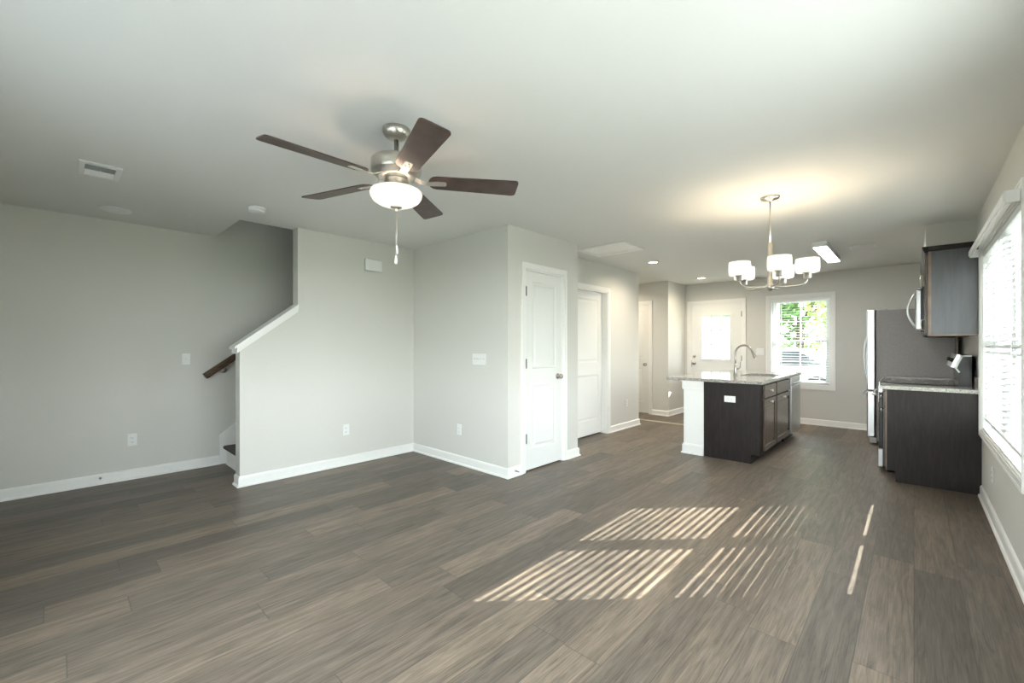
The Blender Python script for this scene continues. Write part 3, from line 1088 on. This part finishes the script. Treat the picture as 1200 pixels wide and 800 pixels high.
for (x, y, r, lab) in ((-2.655, 5.70, .082, 'round recessed ceiling light, lit, beyond the attic hatch'), (-2.67, 7.60, .082, 'round recessed ceiling light, lit, in front of the glazed entry door'), (-4.05, 7.0, .082, 'added unseen recessed ceiling light in the hall, round the corner from the entry door')):  # the hall light is out of view, added to warm the entry walls
    rl = thing('recessed_light', lab, 'ceiling light', (x, y, H), 'recessed ceiling lights')
    MB().lathe([(.056, H - .001), (r, H - .001), (r + .002, H - .005), (r - .006, H - .010), (.060, H - .010), (.056, H - .006)], (x, y, 0), seg=36, cap=False).build('trim_ring', 'plate', rl)
    MB().lathe([(0, H - .001), (.057, H - .001), (.057, H - .006), (.03, H - .0065), (0, H - .0065)], (x, y, 0), seg=28, cap=False).build('lens', 'canlens', rl)
    ld = bpy.data.lights.new('recessed_bulb', 'SPOT')
    ld.energy = CAN_W
    ld.spot_size = math.radians(165)
    ld.spot_blend = 1.0
    ld.color = (1, .84, .62)
    ld.shadow_soft_size = .05
    lo = bpy.data.objects.new('recessed_bulb', ld)
    COL.objects.link(lo)
    lo.location = (0, 0, -.014)
    lo.parent = rl

fl = thing('fluorescent_light', 'long white box fluorescent ceiling light, lit, above the kitchen aisle', 'ceiling light', (-.775, 6.45, H))
fx0, fx1, fy0, fy1 = -.845, -.705, 5.85, 7.07
for ya_ in (fy0, fy1 - .022):
    MB().box(fx0, fx1, ya_, ya_ + .022, H - .062, H, .003).build('end_cap', 'plate', fl)
m = MB()
m.box(fx0 + .002, fx1 - .002, fy0 + .022, fy1 - .022, H - .012, H)
m.box(fx0 + .002, fx0 + .008, fy0 + .022, fy1 - .022, H - .055, H - .012)
m.box(fx1 - .008, fx1 - .002, fy0 + .022, fy1 - .022, H - .055, H - .012)
m.build('housing', 'plate', fl)
m = MB()
m.box(fx0 + .009, fx1 - .009, fy0 + .023, fy1 - .023, H - .056, H - .050)
m.build('lens', 'tube', fl)


# ------------------------------------------------------------------ plates on the walls
def plate(T, a, z, kind, label, gangs=1, horizontal=False, group=None):
    w, h = .070 + .046 * (gangs - 1), .115
    name = 'power_outlet' if kind == 'outlet' else 'light_switch'
    root = thing(name, label, 'power outlet' if kind == 'outlet' else 'light switch', T(a, 0, z), group)
    if horizontal:
        Tn = lambda p, d, q: T(a + q, d, z + p)
    else:
        Tn = lambda p, d, q: T(a + p, d, z + q)
    m = MB(Tn)
    m.box(-w / 2, w / 2, -.006, -.0003, -h / 2, h / 2, .003)
    m.build('cover_plate', 'plate', root)
    for g in range(gangs):
        c_ = -(gangs - 1) * .023 + g * .046
        if kind == 'outlet':
            for q in (-.020, .020):
                m = MB(Tn)
                m.box(c_ - .0165, c_ + .0165, -.009, -.005, q - .0135, q + .0135, .003)
                so = m.build('socket', 'plate', root)
                m = MB(Tn)
                m.box(c_ - .0075, c_ - .0055, -.0095, -.0085, q - .003, q + .006)
                m.box(c_ + .0055, c_ + .0075, -.0095, -.0085, q - .003, q + .005)
                m.box(c_ - .002, c_ + .002, -.0095, -.0085, q - .010, q - .006)
                m.build('slots', 'dark', so)
        else:
            m = MB(Tn)
            m.box(c_ - .0050, c_ + .0050, -.0075, -.005, -.012, .012)
            m.prism([(-.006, -.004), (-.018, .009), (-.014, .011), (-.006, .008)], 'x', c_ - .004, c_ + .004)
            m.build('toggle', 'plate', root)
    return root


TLw = lambda a, d, z: (XL - d, a, z)
TSw = lambda a, d, z: (XS - d, a, z)
T1 = lambda a, d, z: (a, Y1 + d, z)
plate(TLw, .912, 1.136, 'switch', 'single white light switch on the left wall just before the handrail')
plate(TLw, .496, .375, 'outlet', 'white power outlet low on the left wall before the stairs')
plate(TSw, 2.12, .375, 'outlet', 'white power outlet low on the stair half wall')
plate(T1, -3.245, 1.134, 'switch', 'wide four-gang white light switch plate beside the pantry corner', 4)
plate(T1, -3.564, .372, 'outlet', 'white power outlet low on the wall under the four-gang switch')
plate(TQ, 6.04, .387, 'outlet', 'white power outlet low on the wall past the second door')
plate(TR, 4.665, .333, 'outlet', 'white power outlet under the dining window')
plate(TR, 5.56, 1.12, 'outlet', 'white power outlet above the counter beside the range')
plate(TB, -1.945, 1.17, 'switch', 'double white light switch between the entry door and kitchen window', 2)

dc = thing('door_chime', 'white rectangular door chime box high on the stair wall', 'door chime', (XS, 2.42, 2.10))
MB().box(XS, XS + .012, 2.330, 2.518, 2.108, 2.228).build('back_plate', 'plate', dc)
MB().box(XS + .011, XS + .048, 2.322, 2.526, 2.102, 2.234, .008).build('cover', 'plate', dc)


def spring_stop(p, d, label):
    r = thing('door_stop', label, 'door stop', p)
    p, d = Vector(p), Vector(d)
    MB().lathe([(.011, 0), (.011, .004), (.006, .008)], p, d, 14).build('mounting_base', 'nickel', r)
    q = []
    s_ = d.orthogonal().normalized()
    t_ = d.cross(s_)
    for i in range(73):
        a = i / 6 * 2 * math.pi
        q.append(p + d * (.006 + .05 * i / 72) + (s_ * math.cos(a) + t_ * math.sin(a)) * .005)
    MB().tube(q, .0013, 5).build('spring', 'darksteel', r)
    MB().lathe([(.006, .054), (.007, .058), (.007, .066), (.004, .068)], p, d, 12).build('rubber_tip', 'plate', r)


spring_stop((XP + .015, 3.06, .055), (1, 0, 0), 'small spring door stop on the baseboard at the pantry corner')
spring_stop((XL + .015, .275, .06), (1, 0, 0), 'small spring door stop on the baseboard of the left wall')

# ------------------------------------------------------------------ island
IX0, IX1, IY0, IY1 = -1.77, -1.20, 5.12, 7.20
CT0, CT1 = .862, .895
ISG = 'island base units'


def cab_door(T, parent, a0, a1, z0, z1, name='door', frame=.055, mat='espressofront', flat=False):
    """recessed panel front standing out 0.02 from the carcass face (d < 0)"""
    m = MB(T)
    if flat:
        m.box(a0, a1, -.020, 0, z0, z1, .004)
        return m.build(name, mat, parent)
    m.box(a0, a0 + frame, -.020, 0, z0, z1, .003)
    m.box(a1 - frame, a1, -.020, 0, z0, z1, .003)
    m.box(a0 + frame, a1 - frame, -.020, 0, z0, z0 + frame, .003)
    m.box(a0 + frame, a1 - frame, -.020, 0, z1 - frame, z1, .003)
    m.box(a0 + frame, a1 - frame, -.010, 0, z0 + frame, z1 - frame)
    m.box(a0 + frame + .03, a1 - frame - .03, -.014, 0, z0 + frame + .03, z1 - frame - .03, .004)
    return m.build(name, mat, parent)


def cab_knob(T, parent, a, z, d=-.020):
    m = MB(T)
    m.lathe([(.008, 0), (.006, -.010), (.008, -.014), (.015, -.018), (.016, -.024), (.010, -.030), (0, -.031)], (a, d, z), (0, 1, 0), 16)
    return m.build('knob', 'nickel', parent)


TI = lambda a, d, z: (IX1 - d, a, z)     # island fronts look towards +X
# drawer base unit with the finished end panel
u1 = thing('base_cabinet', 'espresso island base cabinet nearest the living room, with wide end panel', 'cabinet', ((IX0 + IX1) / 2, IY0 + .33, 0))
m = MB()
m.prism([(IX0, 0), (IX1 - .08, 0), (IX1 - .08, .10), (IX1, .10), (IX1, CT0), (IX0, CT0)], 'y', IY0, IY0 + .018)
m.build('end_panel', 'espresso', u1)
MB().box(IX0, IX1 - .001, IY0 + .018, 5.815, .10, CT0).build('body', 'espresso', u1)
MB().box(IX0, IX1 - .08, IY0 + .018, 5.815, 0, .10).build('toe_kick', 'espresso', u1)
dr = cab_door(TI, u1, 5.255, 5.79, .70, .84, 'drawer', flat=True)
cab_knob(TI, dr, 5.52, .77)
do = cab_door(TI, u1, 5.255, 5.79, .125, .685)
cab_knob(TI, do, 5.52, .645)
u2 = thing('base_cabinet', 'espresso island sink base cabinet beside the dishwasher', 'cabinet', ((IX0 + IX1) / 2, 6.2, 0))
m = MB()
m.box(IX0, IX0 + .02, 5.815, 6.585, .10, CT0)
m.box(IX1 - .02, IX1 - .001, 5.815, 6.585, .10, CT0)
m.box(IX0 + .02, IX1 - .02, 5.815, 5.833, .10, CT0)
m.box(IX0 + .02, IX1 - .02, 6.567, 6.585, .10, CT0)
m.box(IX0 + .02, IX1 - .02, 5.833, 6.567, .10, .118)
m.build('body', 'espresso', u2)
MB().box(IX0, IX1 - .08, 5.815, 6.585, 0, .10).build('toe_kick', 'espresso', u2)
cab_door(TI, u2, 5.835, 6.565, .70, .84, 'false_drawer_front', flat=True)
do = cab_door(TI, u2, 5.835, 6.565, .125, .685)
cab_knob(TI, do, 6.16, .645)
dw = thing('dishwasher', 'stainless steel dishwasher at the far end of the island', 'dishwasher', ((IX0 + IX1) / 2, 6.89, 0))
MB().box(IX0 + .02, IX1 - .01, 6.592, 7.18, .10, CT0 - .004).build('body', 'darksteel', dw)
MB().box(IX1 - .01, IX1 + .032, 6.594, 7.178, .115, .745, .006).build('door', 'steel', dw)
MB().box(IX1 - .01, IX1 + .030, 6.594, 7.178, .752, CT0 - .006, .006).build('control_panel', 'steel', dw)
m = MB()
m.tube([(IX1 + .032, 6.65, .775), (IX1 + .062, 6.66, .785), (IX1 + .066, 6.72, .787), (IX1 + .066, 7.05, .787), (IX1 + .062, 7.11, .785), (IX1 + .032, 7.12, .775)], .011, 10)
m.build('handle', 'steel', dw)
MB().box(IX0 + .02, IX1 - .06, 6.592, 7.18, 0, .10).build('toe_kick', 'black', dw)
MB().box(IX0, IX0 + .019, 6.59, 7.185, .0, CT0).build('back_panel', 'espresso', dw)

kw = thing('island_half_wall', 'white trimmed half wall holding up the end of the island counter', 'half wall', (-1.885, 6.16, 0))
kx0, kx1 = -2.0, -1.772
MB().box(kx0, kx1, IY0, IY1, 0, CT0 - .001).build('body', 'trim', kw)
m = MB()
for (e, z0, z1) in ((.014, .758, .776), (.016, .776, .846), (.028, .846, .8605)):
    m.box(kx0 - e, kx1 - .001, IY0 - e, IY1, z0, z1, .003)
m.build('cap_moulding', 'trim', kw)
m = MB()
for (e, z0, z1) in ((.026, 0, .018), (.015, .018, .105), (.008, .105, .118)):
    m.box(kx0 - e, kx1 - .001, IY0 - e, IY1, z0, z1, .003)
m.build('base_moulding', 'trim', kw)

# island countertop with a hole for the sink
SX0, SX1, SY0, SY1 = -1.62, -1.24, 5.90, 6.52
cx0, cx1, cy0, cy1 = -2.195, -1.165, 5.08, 7.24
m = MB()
m.box(cx0, SX0, cy0, cy1, CT0, CT1)
m.box(SX1, cx1, cy0, cy1, CT0, CT1)
m.box(SX0, SX1, cy0, SY0, CT0, CT1)
m.box(SX0, SX1, SY1, cy1, CT0, CT1)
bmesh.ops.remove_doubles(m.bm, verts=m.bm.verts[:], dist=.0001)
tag(m.build('countertop', 'granite'), 'speckled granite countertop on the kitchen island, with the sink cut in', 'countertop')
sk = thing('sink', 'stainless undermount sink set in the island counter', 'sink', (-1.43, 6.21, CT0))
m = MB()
zz0 = .69
m.box(SX0 - .012, SX0, SY0 - .012, SY1 + .012, zz0, CT0 - .0005)
m.box(SX1, SX1 + .012, SY0 - .012, SY1 + .012, zz0, CT0 - .0005)
m.box(SX0, SX1, SY0 - .012, SY0, zz0, CT0 - .0005)
m.box(SX0, SX1, SY1, SY1 + .012, zz0, CT0 - .0005)
m.box(SX0, SX1, SY0, SY1, zz0, zz0 + .006)
m.build('basin', 'steel', sk)
MB().lathe([(0, zz0 + .006), (.042, zz0 + .006), (.044, zz0 + .009), (.030, zz0 + .010), (0, zz0 + .008)], (-1.43, 6.21, 0), seg=24, cap=False).build('drain', 'nickel', sk)

fx, fy = -1.675, 5.98
fa = thing('faucet', 'tall gooseneck brushed nickel faucet behind the island sink', 'faucet', (fx, fy, CT1))
MB().lathe([(0, 0), (.028, 0), (.028, .006), (.024, .012), (.020, .05), (.016, .10), (.0135, .14), (0, .142)], (fx, fy, CT1), seg=24, cap=False).build('body', 'knob', fa)
R_ = .098
pth = [(fx, fy, CT1 + .13), (fx, fy, CT1 + .20), (fx, fy, CT1 + .285)]
for i in range(1, 13):
    a = math.pi - math.radians(165) * i / 12
    pth.append((fx + R_ + R_ * math.cos(a), fy, CT1 + .285 + R_ * math.sin(a)))
MB().tube(pth, .0125, 12).build('spout', 'knob', fa)
e = Vector(pth[-1])
d_ = (Vector(pth[-1]) - Vector(pth[-2])).normalized()
MB().lathe([(.012, -.005), (.0145, 0), (.016, .06), (.018, .09), (.013, .095), (0, .095)], e, d_, 18).build('spray_head', 'knob', fa)
m = MB()
m.cyl((fx, fy, CT1 + .075), (fx + .045, fy, CT1 + .085), .010, 12)
m.tube([(fx + .040, fy, CT1 + .084), (fx + .055, fy, CT1 + .10), (fx + .060, fy, CT1 + .175)], [.008, .007, .005], 10)
m.build('lever', 'knob', fa)

# outlet in the island end panel (fixed into it, yet a plate of its own)
TE = lambda a, d, z: (a, IY0 + d, z)
plate(TE, -1.49, .68, 'outlet', 'white horizontal power outlet in the island end panel', horizontal=True)

# ------------------------------------------------------------------ right-hand kitchen run
KY0 = 5.38
KX1 = .398
bc = thing('base_cabinet', 'espresso base cabinet with plain side panel between dining window and range', 'cabinet', (.09, 5.55, 0))
m = MB()
m.prism([(-.125, 0), (KX1, 0), (KX1, CT0), (-.195, CT0), (-.195, .10), (-.125, .10)], 'y', KY0, KY0 + .018)
m.build('side_panel', 'espresso', bc)
MB().box(-.196, KX1 + .021, KY0 + .018, 5.715, .10, CT0).build('body', 'espresso', bc)
MB().box(-.125, KX1 + .021, KY0 + .018, 5.715, 0, .10).build('toe_kick', 'espresso', bc)
MB().box(-.1975, -.188, KY0 - .0005, KY0 + .03, .10, CT0).build('face_frame', 'cabedge', bc)
MB().box(KX1, XR - .0005, KY0 + .001, KY0 + .02, .0, CT0).build('filler_strip', 'espresso', bc)
TK = lambda a, d, z: (-.196 + d, a, z)
dr = cab_door(TK, bc, KY0 + .03, 5.70, .70, .84, 'drawer', flat=True)
cab_knob(TK, dr, 5.55, .77)
do = cab_door(TK, bc, KY0 + .03, 5.70, .125, .685)
cab_knob(TK, do, 5.66, .63)
m = MB()
m.box(-.242, XR - .0005, 5.362, 5.718, CT0, CT1, .004)
m.box(XR - .022, XR - .0005, 5.37, 5.718, CT1, CT1 + .10, .003)
tag(m.build('countertop', 'granite'), 'short granite countertop with low backsplash between window and range', 'countertop')

rg = thing('range', 'stainless and black electric range with raised back control panel', 'range', (.07, 6.1, 0))
RY0, RY1 = 5.722, 6.478
MB().box(-.23, .385, RY0, RY1, .03, .885).build('body', 'black', rg)
m = MB()
m.box(-.255, .30, RY0 - .001, RY1 + .001, .885, .905, .006)
ck = m.build('cooktop', 'blackglass', rg)
MB().box(-.262, -.252, RY0 - .002, RY1 + .002, .868, .907, .003).build('front_trim', 'steel', rg)
for (x, y, r) in ((-.10, 5.91, .10), (-.10, 6.29, .08), (.16, 5.91, .08), (.16, 6.29, .10)):
    MB().lathe([(r - .003, .9052), (r, .9052), (r, .9056), (r - .003, .9056)], (x, y, 0), seg=36, cap=False).build('burner_ring', plain('burner mark', (.10, .10, .10), .3, bump=.01), ck)
MB().box(-.265, -.229, RY0, RY1, .80, .868, .004).build('front_panel', 'steel', rg)
dd = MB().box(-.262, -.229, RY0 + .003, RY1 - .003, .235, .795, .004).build('oven_door', 'black', rg)
MB().box(-.266, -.260, RY0 + .004, RY1 - .004, .70, .795, .002).build('door_trim', 'steel', dd)
MB().box(-.265, -.261, RY0 + .09, RY1 - .09, .33, .62, .002).build('oven_window', 'blackglass', dd)
m = MB()
m.tube([(-.264, RY0 + .06, .765), (-.300, RY0 + .06, .772), (-.312, RY0 + .09, .774), (-.312, RY1 - .09, .774), (-.300, RY1 - .06, .772), (-.264, RY1 - .06, .765)], .012, 10)
m.build('handle', 'steel', dd)
MB().box(-.266, -.229, RY0 + .003, RY1 - .003, .05, .225, .004).build('storage_drawer', 'steel', rg)
MB().box(-.20, .38, RY0 + .02, RY1 - .02, 0, .03).build('plinth', 'black', rg)
# back control panel: black sides, angled face, white edge trim
bp_ = [(.385, .885), (.385, 1.185), (.318, 1.185), (.275, 1.065), (.302, 1.020), (.302, .93), (.29, .905), (.29, .885)]
MB().prism(bp_, 'y', RY0, RY1).build('back_guard', 'black', rg)
m = MB()
edge = [(.385, 1.185), (.318, 1.185), (.275, 1.065), (.300, 1.022)]
for (x0, z0), (x1, z1) in zip(edge, edge[1:]):
    dx, dz_ = x1 - x0, z1 - z0
    l = math.hypot(dx, dz_)
    nx, nz = dz_ / l * .010, -dx / l * .010
    m.prism([(x0, z0), (x1, z1), (x1 - nx * 1.3, z1 - nz * 1.3), (x0 - nx * 1.3, z0 - nz * 1.3)], 'y', RY0 - .006, RY0 + .001)
m.build('edge_trim', 'plate', rg)
# control fascia standing proud of the angled face
ax, az = .318, 1.185
bx, bz = .275, 1.065
l = math.hypot(bx - ax, bz - az)
nx, nz = (bz - az) / l, -(bx - ax) / l
if nx > 0:
    nx, nz = -nx, -nz
fp = MB()
fp.prism([(ax, az), (bx, bz), (bx + nx * .028, bz + nz * .028), (ax + nx * .028, az + nz * .028)], 'y', RY0 + .012, RY1 - .012)
fa_ = fp.build('control_fascia', 'steel', rg)
for yy in (5.80, 5.89, 6.31, 6.40):
    MB().cyl(((ax + bx) / 2 + nx * .028, yy, (az + bz) / 2 + nz * .028), ((ax + bx) / 2 + nx * .048, yy, (az + bz) / 2 + nz * .048), .019, 18, .016).build('control_knob', 'black', fa_)

# counter run between range and refrigerator
b2 = thing('base_cabinet', 'espresso base cabinet between the range and the refrigerator', 'cabinet', (.1, 6.8, 0))
MB().box(-.196, XR - .001, 6.482, 7.13, .10, CT0).build('body', 'espresso', b2)
MB().box(-.125, XR - .001, 6.482, 7.13, 0, .10).build('toe_kick', 'espresso', b2)
dr = cab_door(TK, b2, 6.50, 7.11, .70, .84, 'drawer', flat=True)
cab_knob(TK, dr, 6.8, .77)
do = cab_door(TK, b2, 6.50, 7.11, .125, .685)
cab_knob(TK, do, 6.55, .63)
m = MB()
m.box(-.242, XR - .0005, 6.482, 7.135, CT0, CT1, .004)
m.box(XR - .022, XR - .0005, 6.482, 7.135, CT1, CT1 + .10, .003)
tag(m.build('countertop', 'granite'), 'granite countertop between the range and the refrigerator', 'countertop')

# wall cabinets
TU = lambda a, d, z: (.092 + d, a, z)


def wall_cab(label, y0, y1, z0, z1, doors, end=False, knob_low=True):
    r = thing('wall_cabinet', label, 'wall cabinet', (.25, (y0 + y1) / 2, z0))
    MB().box(.092, XR - .0005 if not end else KX1, y0, y1, z0, z1).build('body', 'espresso' if not end else M['endpanel_sheen'], r)
    if end:
        MB().box(.0915, .112, y0 - .0015, y0 + .02, z0 - .0005, z1 - .001).build('face_frame', 'cabedge', r)
        MB().box(.0915, KX1, y0 - .0015, y0 + .012, z0 - .012, z0 + .001).build('bottom_edge', 'cabedge', r)
        MB().box(KX1, XR - .0005, y0 + .002, y0 + .02, z0, z1).build('filler_strip', 'espresso', r)
    m = MB()
    m.prism([(.092, z1 - .035), (.070, z1 - .034), (.060, z1 - .012), (.052, z1 + .022), (.092, z1 + .022)], 'y', y0 - (.03 if end else 0), y1)
    if end:
        m.prism([(y0, z1 - .02), (y0 - .012, z1 - .012), (y0 - .03, z1 + .022), (y0, z1 + .022)], 'x', .092, KX1 + .02)
    m.build('crown_moulding', 'espresso', r)
    n = doors
    wd = (y1 - y0) / n
    for k in range(n):
        a, b = y0 + k * wd + .008, y0 + (k + 1) * wd - .008
        dcab = cab_door(TU, r, a, b, z0 + .008, z1 - .04)
        ka = b - .03 if (k % 2 == 0 and n > 1) else a + .03 if n > 1 else b - .03
        m = MB(TU)
        zk = z0 + .10
        m.tube([(ka, -.020, zk - .05), (ka, -.040, zk - .045), (ka, -.046, zk), (ka, -.040, zk + .045), (ka, -.020, zk + .05)], .005, 8)
        m.build('handle', 'nickel', dcab)
    return r


M['endpanel_sheen'] = plain('cabinet side with painted window sheen', (0.085, 0.088, 0.094), 0.26, var=0.15, vscale=6, stretch=(4, 4, .5), bump=.04, bscale=40)  # window reflection on the espresso side is put into this grey-blue
wall_cab('espresso wall cabinet with window sheen painted grey on its side panel, next to the dining window', KY0, 5.715, 1.372, 2.14, 1, end=True)
wall_cab('espresso wall cabinet above the microwave', 5.72, 6.478, 1.845, 2.14, 2)
wall_cab('espresso wall cabinet between microwave and refrigerator', 6.482, 7.13, 1.372, 2.14, 2)

mw = thing('microwave', 'stainless over-the-range microwave with a curved handle', 'microwave', (.2, 6.1, 1.42))
MB().box(.055, XR - .0005, 5.722, 6.476, 1.425, 1.840).build('body', 'black', mw)
md = MB().box(.012, .054, 5.724, 6.26, 1.428, 1.812, .008).build('door', 'steel', mw)
MB().box(.009, .014, 5.80, 6.18, 1.50, 1.74, .002).build('door_window', 'blackglass', md)
m = MB()
pts = []
for i in range(13):
    t = i / 12
    pts.append((.012 - .058 * math.sin(math.pi * t), 5.79, 1.45 + .34 * t))
m.tube(pts, .010, 10)
m.build('handle', 'steel', md)
MB().box(.014, .054, 6.264, 6.474, 1.428, 1.812, .006).build('control_panel', 'blackglass', mw)
MB().box(.020, .054, 5.724, 6.474, 1.814, 1.838, .003).build('vent_grille', 'darksteel', mw)

fr = thing('refrigerator', 'tall stainless refrigerator with grey textured side at the kitchen end', 'refrigerator', (-.03, 7.62, 0))
GY0, GY1 = 7.17, 8.07
MB().box(-.355, .355, GY0, GY1, .05, 1.725, .006).build('body', 'fridgeside', fr)
MB().box(-.34, .34, GY0 + .02, GY1 - .02, 0, .05).build('base', 'black', fr)
gm_ = (GY0 + GY1) / 2
for (y0, y1, hs) in ((GY0, gm_ - .003, 1), (gm_ + .003, GY1, -1)):
    do = MB().box(-.445, -.362, y0, y1, .70, 1.735, .012).build('door', 'steel', fr)
    hy = y1 - .05 if hs > 0 else y0 + .05
    m = MB()
    pts = []
    for i in range(13):
        t = i / 12
        pts.append((-.445 - .05 * math.sin(math.pi * t) ** .5, hy, .80 + .62 * t))
    m.tube(pts, .011, 10)
    m.build('handle', 'steel', do)
do = MB().box(-.445, -.362, GY0, GY1, .10, .692, .012).build('freezer_drawer', 'steel', fr)
m = MB()
m.tube([(-.445, GY0 + .08, .63), (-.487, GY0 + .09, .635), (-.495, GY0 + .14, .635), (-.495, GY1 - .14, .635), (-.487, GY1 - .09, .635), (-.445, GY1 - .08, .63)], .011, 10)
m.build('handle', 'steel', do)
MB().box(-.42, -.35, GY0 + .01, GY1 - .01, .03, .095).build('kick_grille', 'darksteel', fr)
m = MB()
m.box(-.43, -.25, GY0 + .01, GY0 + .07, 1.7255, 1.752, .006)
m.box(-.43, -.25, GY1 - .07, GY1 - .01, 1.7255, 1.752, .006)
m.build('hinge_cover', 'darksteel', fr)

# ------------------------------------------------------------------ outside
MB().box(-40, 40, -40, 60, -.45, -.25).build('ground', 'grass', kind='structure')
MB().box(-9, 5, -9, YF - EX, -.25, -.06).build('ground_bounce_damper', 'shingle', kind='structure')  # unseen dark ground, added to cut green and bounced light on the ceiling
MB().box(XR + EX, 5, YF - EX, 10.4, -.25, -.10).build('ground_walk', 'palewalk', kind='structure')
MB().box(-14, 14, 12.5, 19.0, -.25, -.235).build('road', 'shingle', kind='structure')
MB().box(-5.0, -1.95, YB + EX, 10.4, -.25, -.03).build('ground_porch', 'concrete', kind='structure')
m = MB()
m.box(-5.0, -1.0, YB + EX, 10.5, 2.46, 2.62)  # unseen roof, added and widened to keep sun off the entry door
m.build('roof_sun_block', 'trim', kind='structure')
MB().box(XR + EX, XR + EX + .53, -1.5, 9, 2.46, 2.60).build('roof_eave', 'trim', kind='structure')
for (x, lab) in ((-4.8, 'white square porch post left of the glazed entry door'), (-2.12, 'white square porch post seen at the edge of the kitchen window')):
    pp = thing('porch_post', lab, 'post', (x, 10.3, -.25))
    MB().box(x - .06, x + .06, 10.24, 10.36, -.25, 2.46).build('shaft', 'trim', pp)
    MB().box(x - .085, x + .085, 10.215, 10.385, -.25, -.05, .008).build('plinth', 'trim', pp)


def tree(x, y, hgt, rad, mat, label, seed, z0=-.25, trunk_h=None, n=1500, ls=.16):
    rng = random.Random(seed)
    r = thing('tree', label, 'tree', (x, y, z0), 'trees beyond the road')
    th = trunk_h or hgt * .45
    m = MB()
    m.tube([(x, y, z0), (x + .05, y, z0 + th * .5), (x + .1 * rng.uniform(-1, 1), y, z0 + th), (x, y, z0 + hgt * .8)], [rad * .10, rad * .075, rad * .06, rad * .02], 9)
    for k in range(5):
        a = rng.uniform(0, 6.28)
        zz = z0 + th + rng.uniform(-.1, .25) * hgt
        m.tube([(x, y, zz), (x + math.cos(a) * rad * .4, y + math.sin(a) * rad * .4, zz + rad * .3), (x + math.cos(a) * rad * .75, y + math.sin(a) * rad * .75, zz + rad * .55)], [rad * .035, rad * .022, rad * .01], 6)
    m.build('trunk', 'bark', r)
    m = MB()
    cz = z0 + (th + hgt) / 2
    hh = (hgt - th) / 2 * 1.1
    blobs = [(x + rng.uniform(-.5, .5) * rad, y + rng.uniform(-.5, .5) * rad, cz + rng.uniform(-.6, .6) * hh, rng.uniform(.4, .65)) for _ in range(9)]
    for i in range(n):
        b = rng.choice(blobs)
        v = Vector((rng.gauss(0, 1), rng.gauss(0, 1), rng.gauss(0, 1))).normalized() * (rng.random() ** .35)
        p = Vector((b[0] + v.x * rad * b[3], b[1] + v.y * rad * b[3], b[2] + v.z * hh * b[3] * 1.1))
        nrm = Vector((rng.gauss(0, 1), rng.gauss(0, 1), rng.gauss(.4, 1))).normalized()
        s1 = nrm.orthogonal().normalized() * ls * rng.uniform(.7, 1.3)
        s2 = nrm.cross(s1) * .55
        m.bm.faces.new([m.bm.verts.new(p + q) for q in (s1, s2, -s1, -s2)])
    m.build('foliage', mat, r, recalc=False)
    return r


tree(-3.9, 24, 8.0, 2.4, 'leaf', 'dark green tree filling the middle of the kitchen window', 1, trunk_h=1.2, n=2600, ls=.2)
tree(-1.9, 20, 6.5, 1.5, 'leafpale', 'yellow green tree on the outer side of the kitchen window', 2, trunk_h=1.4, n=1500, ls=.16)
tree(3.2, 24, 9.5, 3.0, 'leaf', 'tall dark green tree past the kitchen corner', 3)
tree(15, 17, 6.0, 3.0, 'leafpale', 'pale green tree beyond the dining window', 4)
tree(17, 9, 6.0, 3.0, 'leaf', 'green tree outside the dining window', 5)

# a parked car and a neighbouring house on the far side
car = thing('car', 'silver parked hatchback on the road outside the kitchen window', 'car', (-3.4, 16, -.235))
m = MB()
cyb = [(-2.1, .30), (-2.12, .62), (-1.95, .78), (-1.25, .86), (-.55, 1.36), (.95, 1.40), (1.75, .98), (2.08, .90), (2.12, .45), (2.05, .28)]
m.prism([(-3.4 + a, -.235 + b) for a, b in cyb], 'y', 15.15, 16.85)
m.build('body', 'carpaint', car)
m = MB()
m.prism([(-3.4 + a, -.235 + b) for a, b in ((-1.05, .90), (-.50, 1.30), (.90, 1.34), (1.45, .98), (1.3, .92))], 'y', 15.142, 15.151)
m.build('side_window', 'carglass', car)
for (a, y) in ((-1.35, 15.22), (1.35, 15.22), (-1.35, 16.78), (1.35, 16.78)):
    wv = MB().cyl((-3.4 + a, y - .1, .075), (-3.4 + a, y + .1, .075), .31, 24).build('wheel', 'tyre', car)
    MB().cyl((-3.4 + a, y - .105, .075), (-3.4 + a, y + .105, .075), .19, 18).build('hub_cap', 'steel', wv)

hs = thing('house', 'pale sided neighbouring house with grey roof beyond the entry door', 'house', (-11, 24, -.25))
MB().box(-15, -7.2, 21, 27, -.25, 2.9).build('wall', 'siding', hs)
MB().prism([(20.5, 2.9), (24, 5.2), (27.5, 2.9)], 'x', -15.5, -6.7).build('roof', 'shingle', hs)
for x in (-13.4, -11.0, -8.6):
    wf = MB().box(x - .55, x + .55, 20.95, 21.02, .8, 2.2, .01).build('window', 'vinyl', hs)
    MB().box(x - .48, x + .48, 20.94, 20.96, .87, 2.13).build('pane', 'carglass', wf)
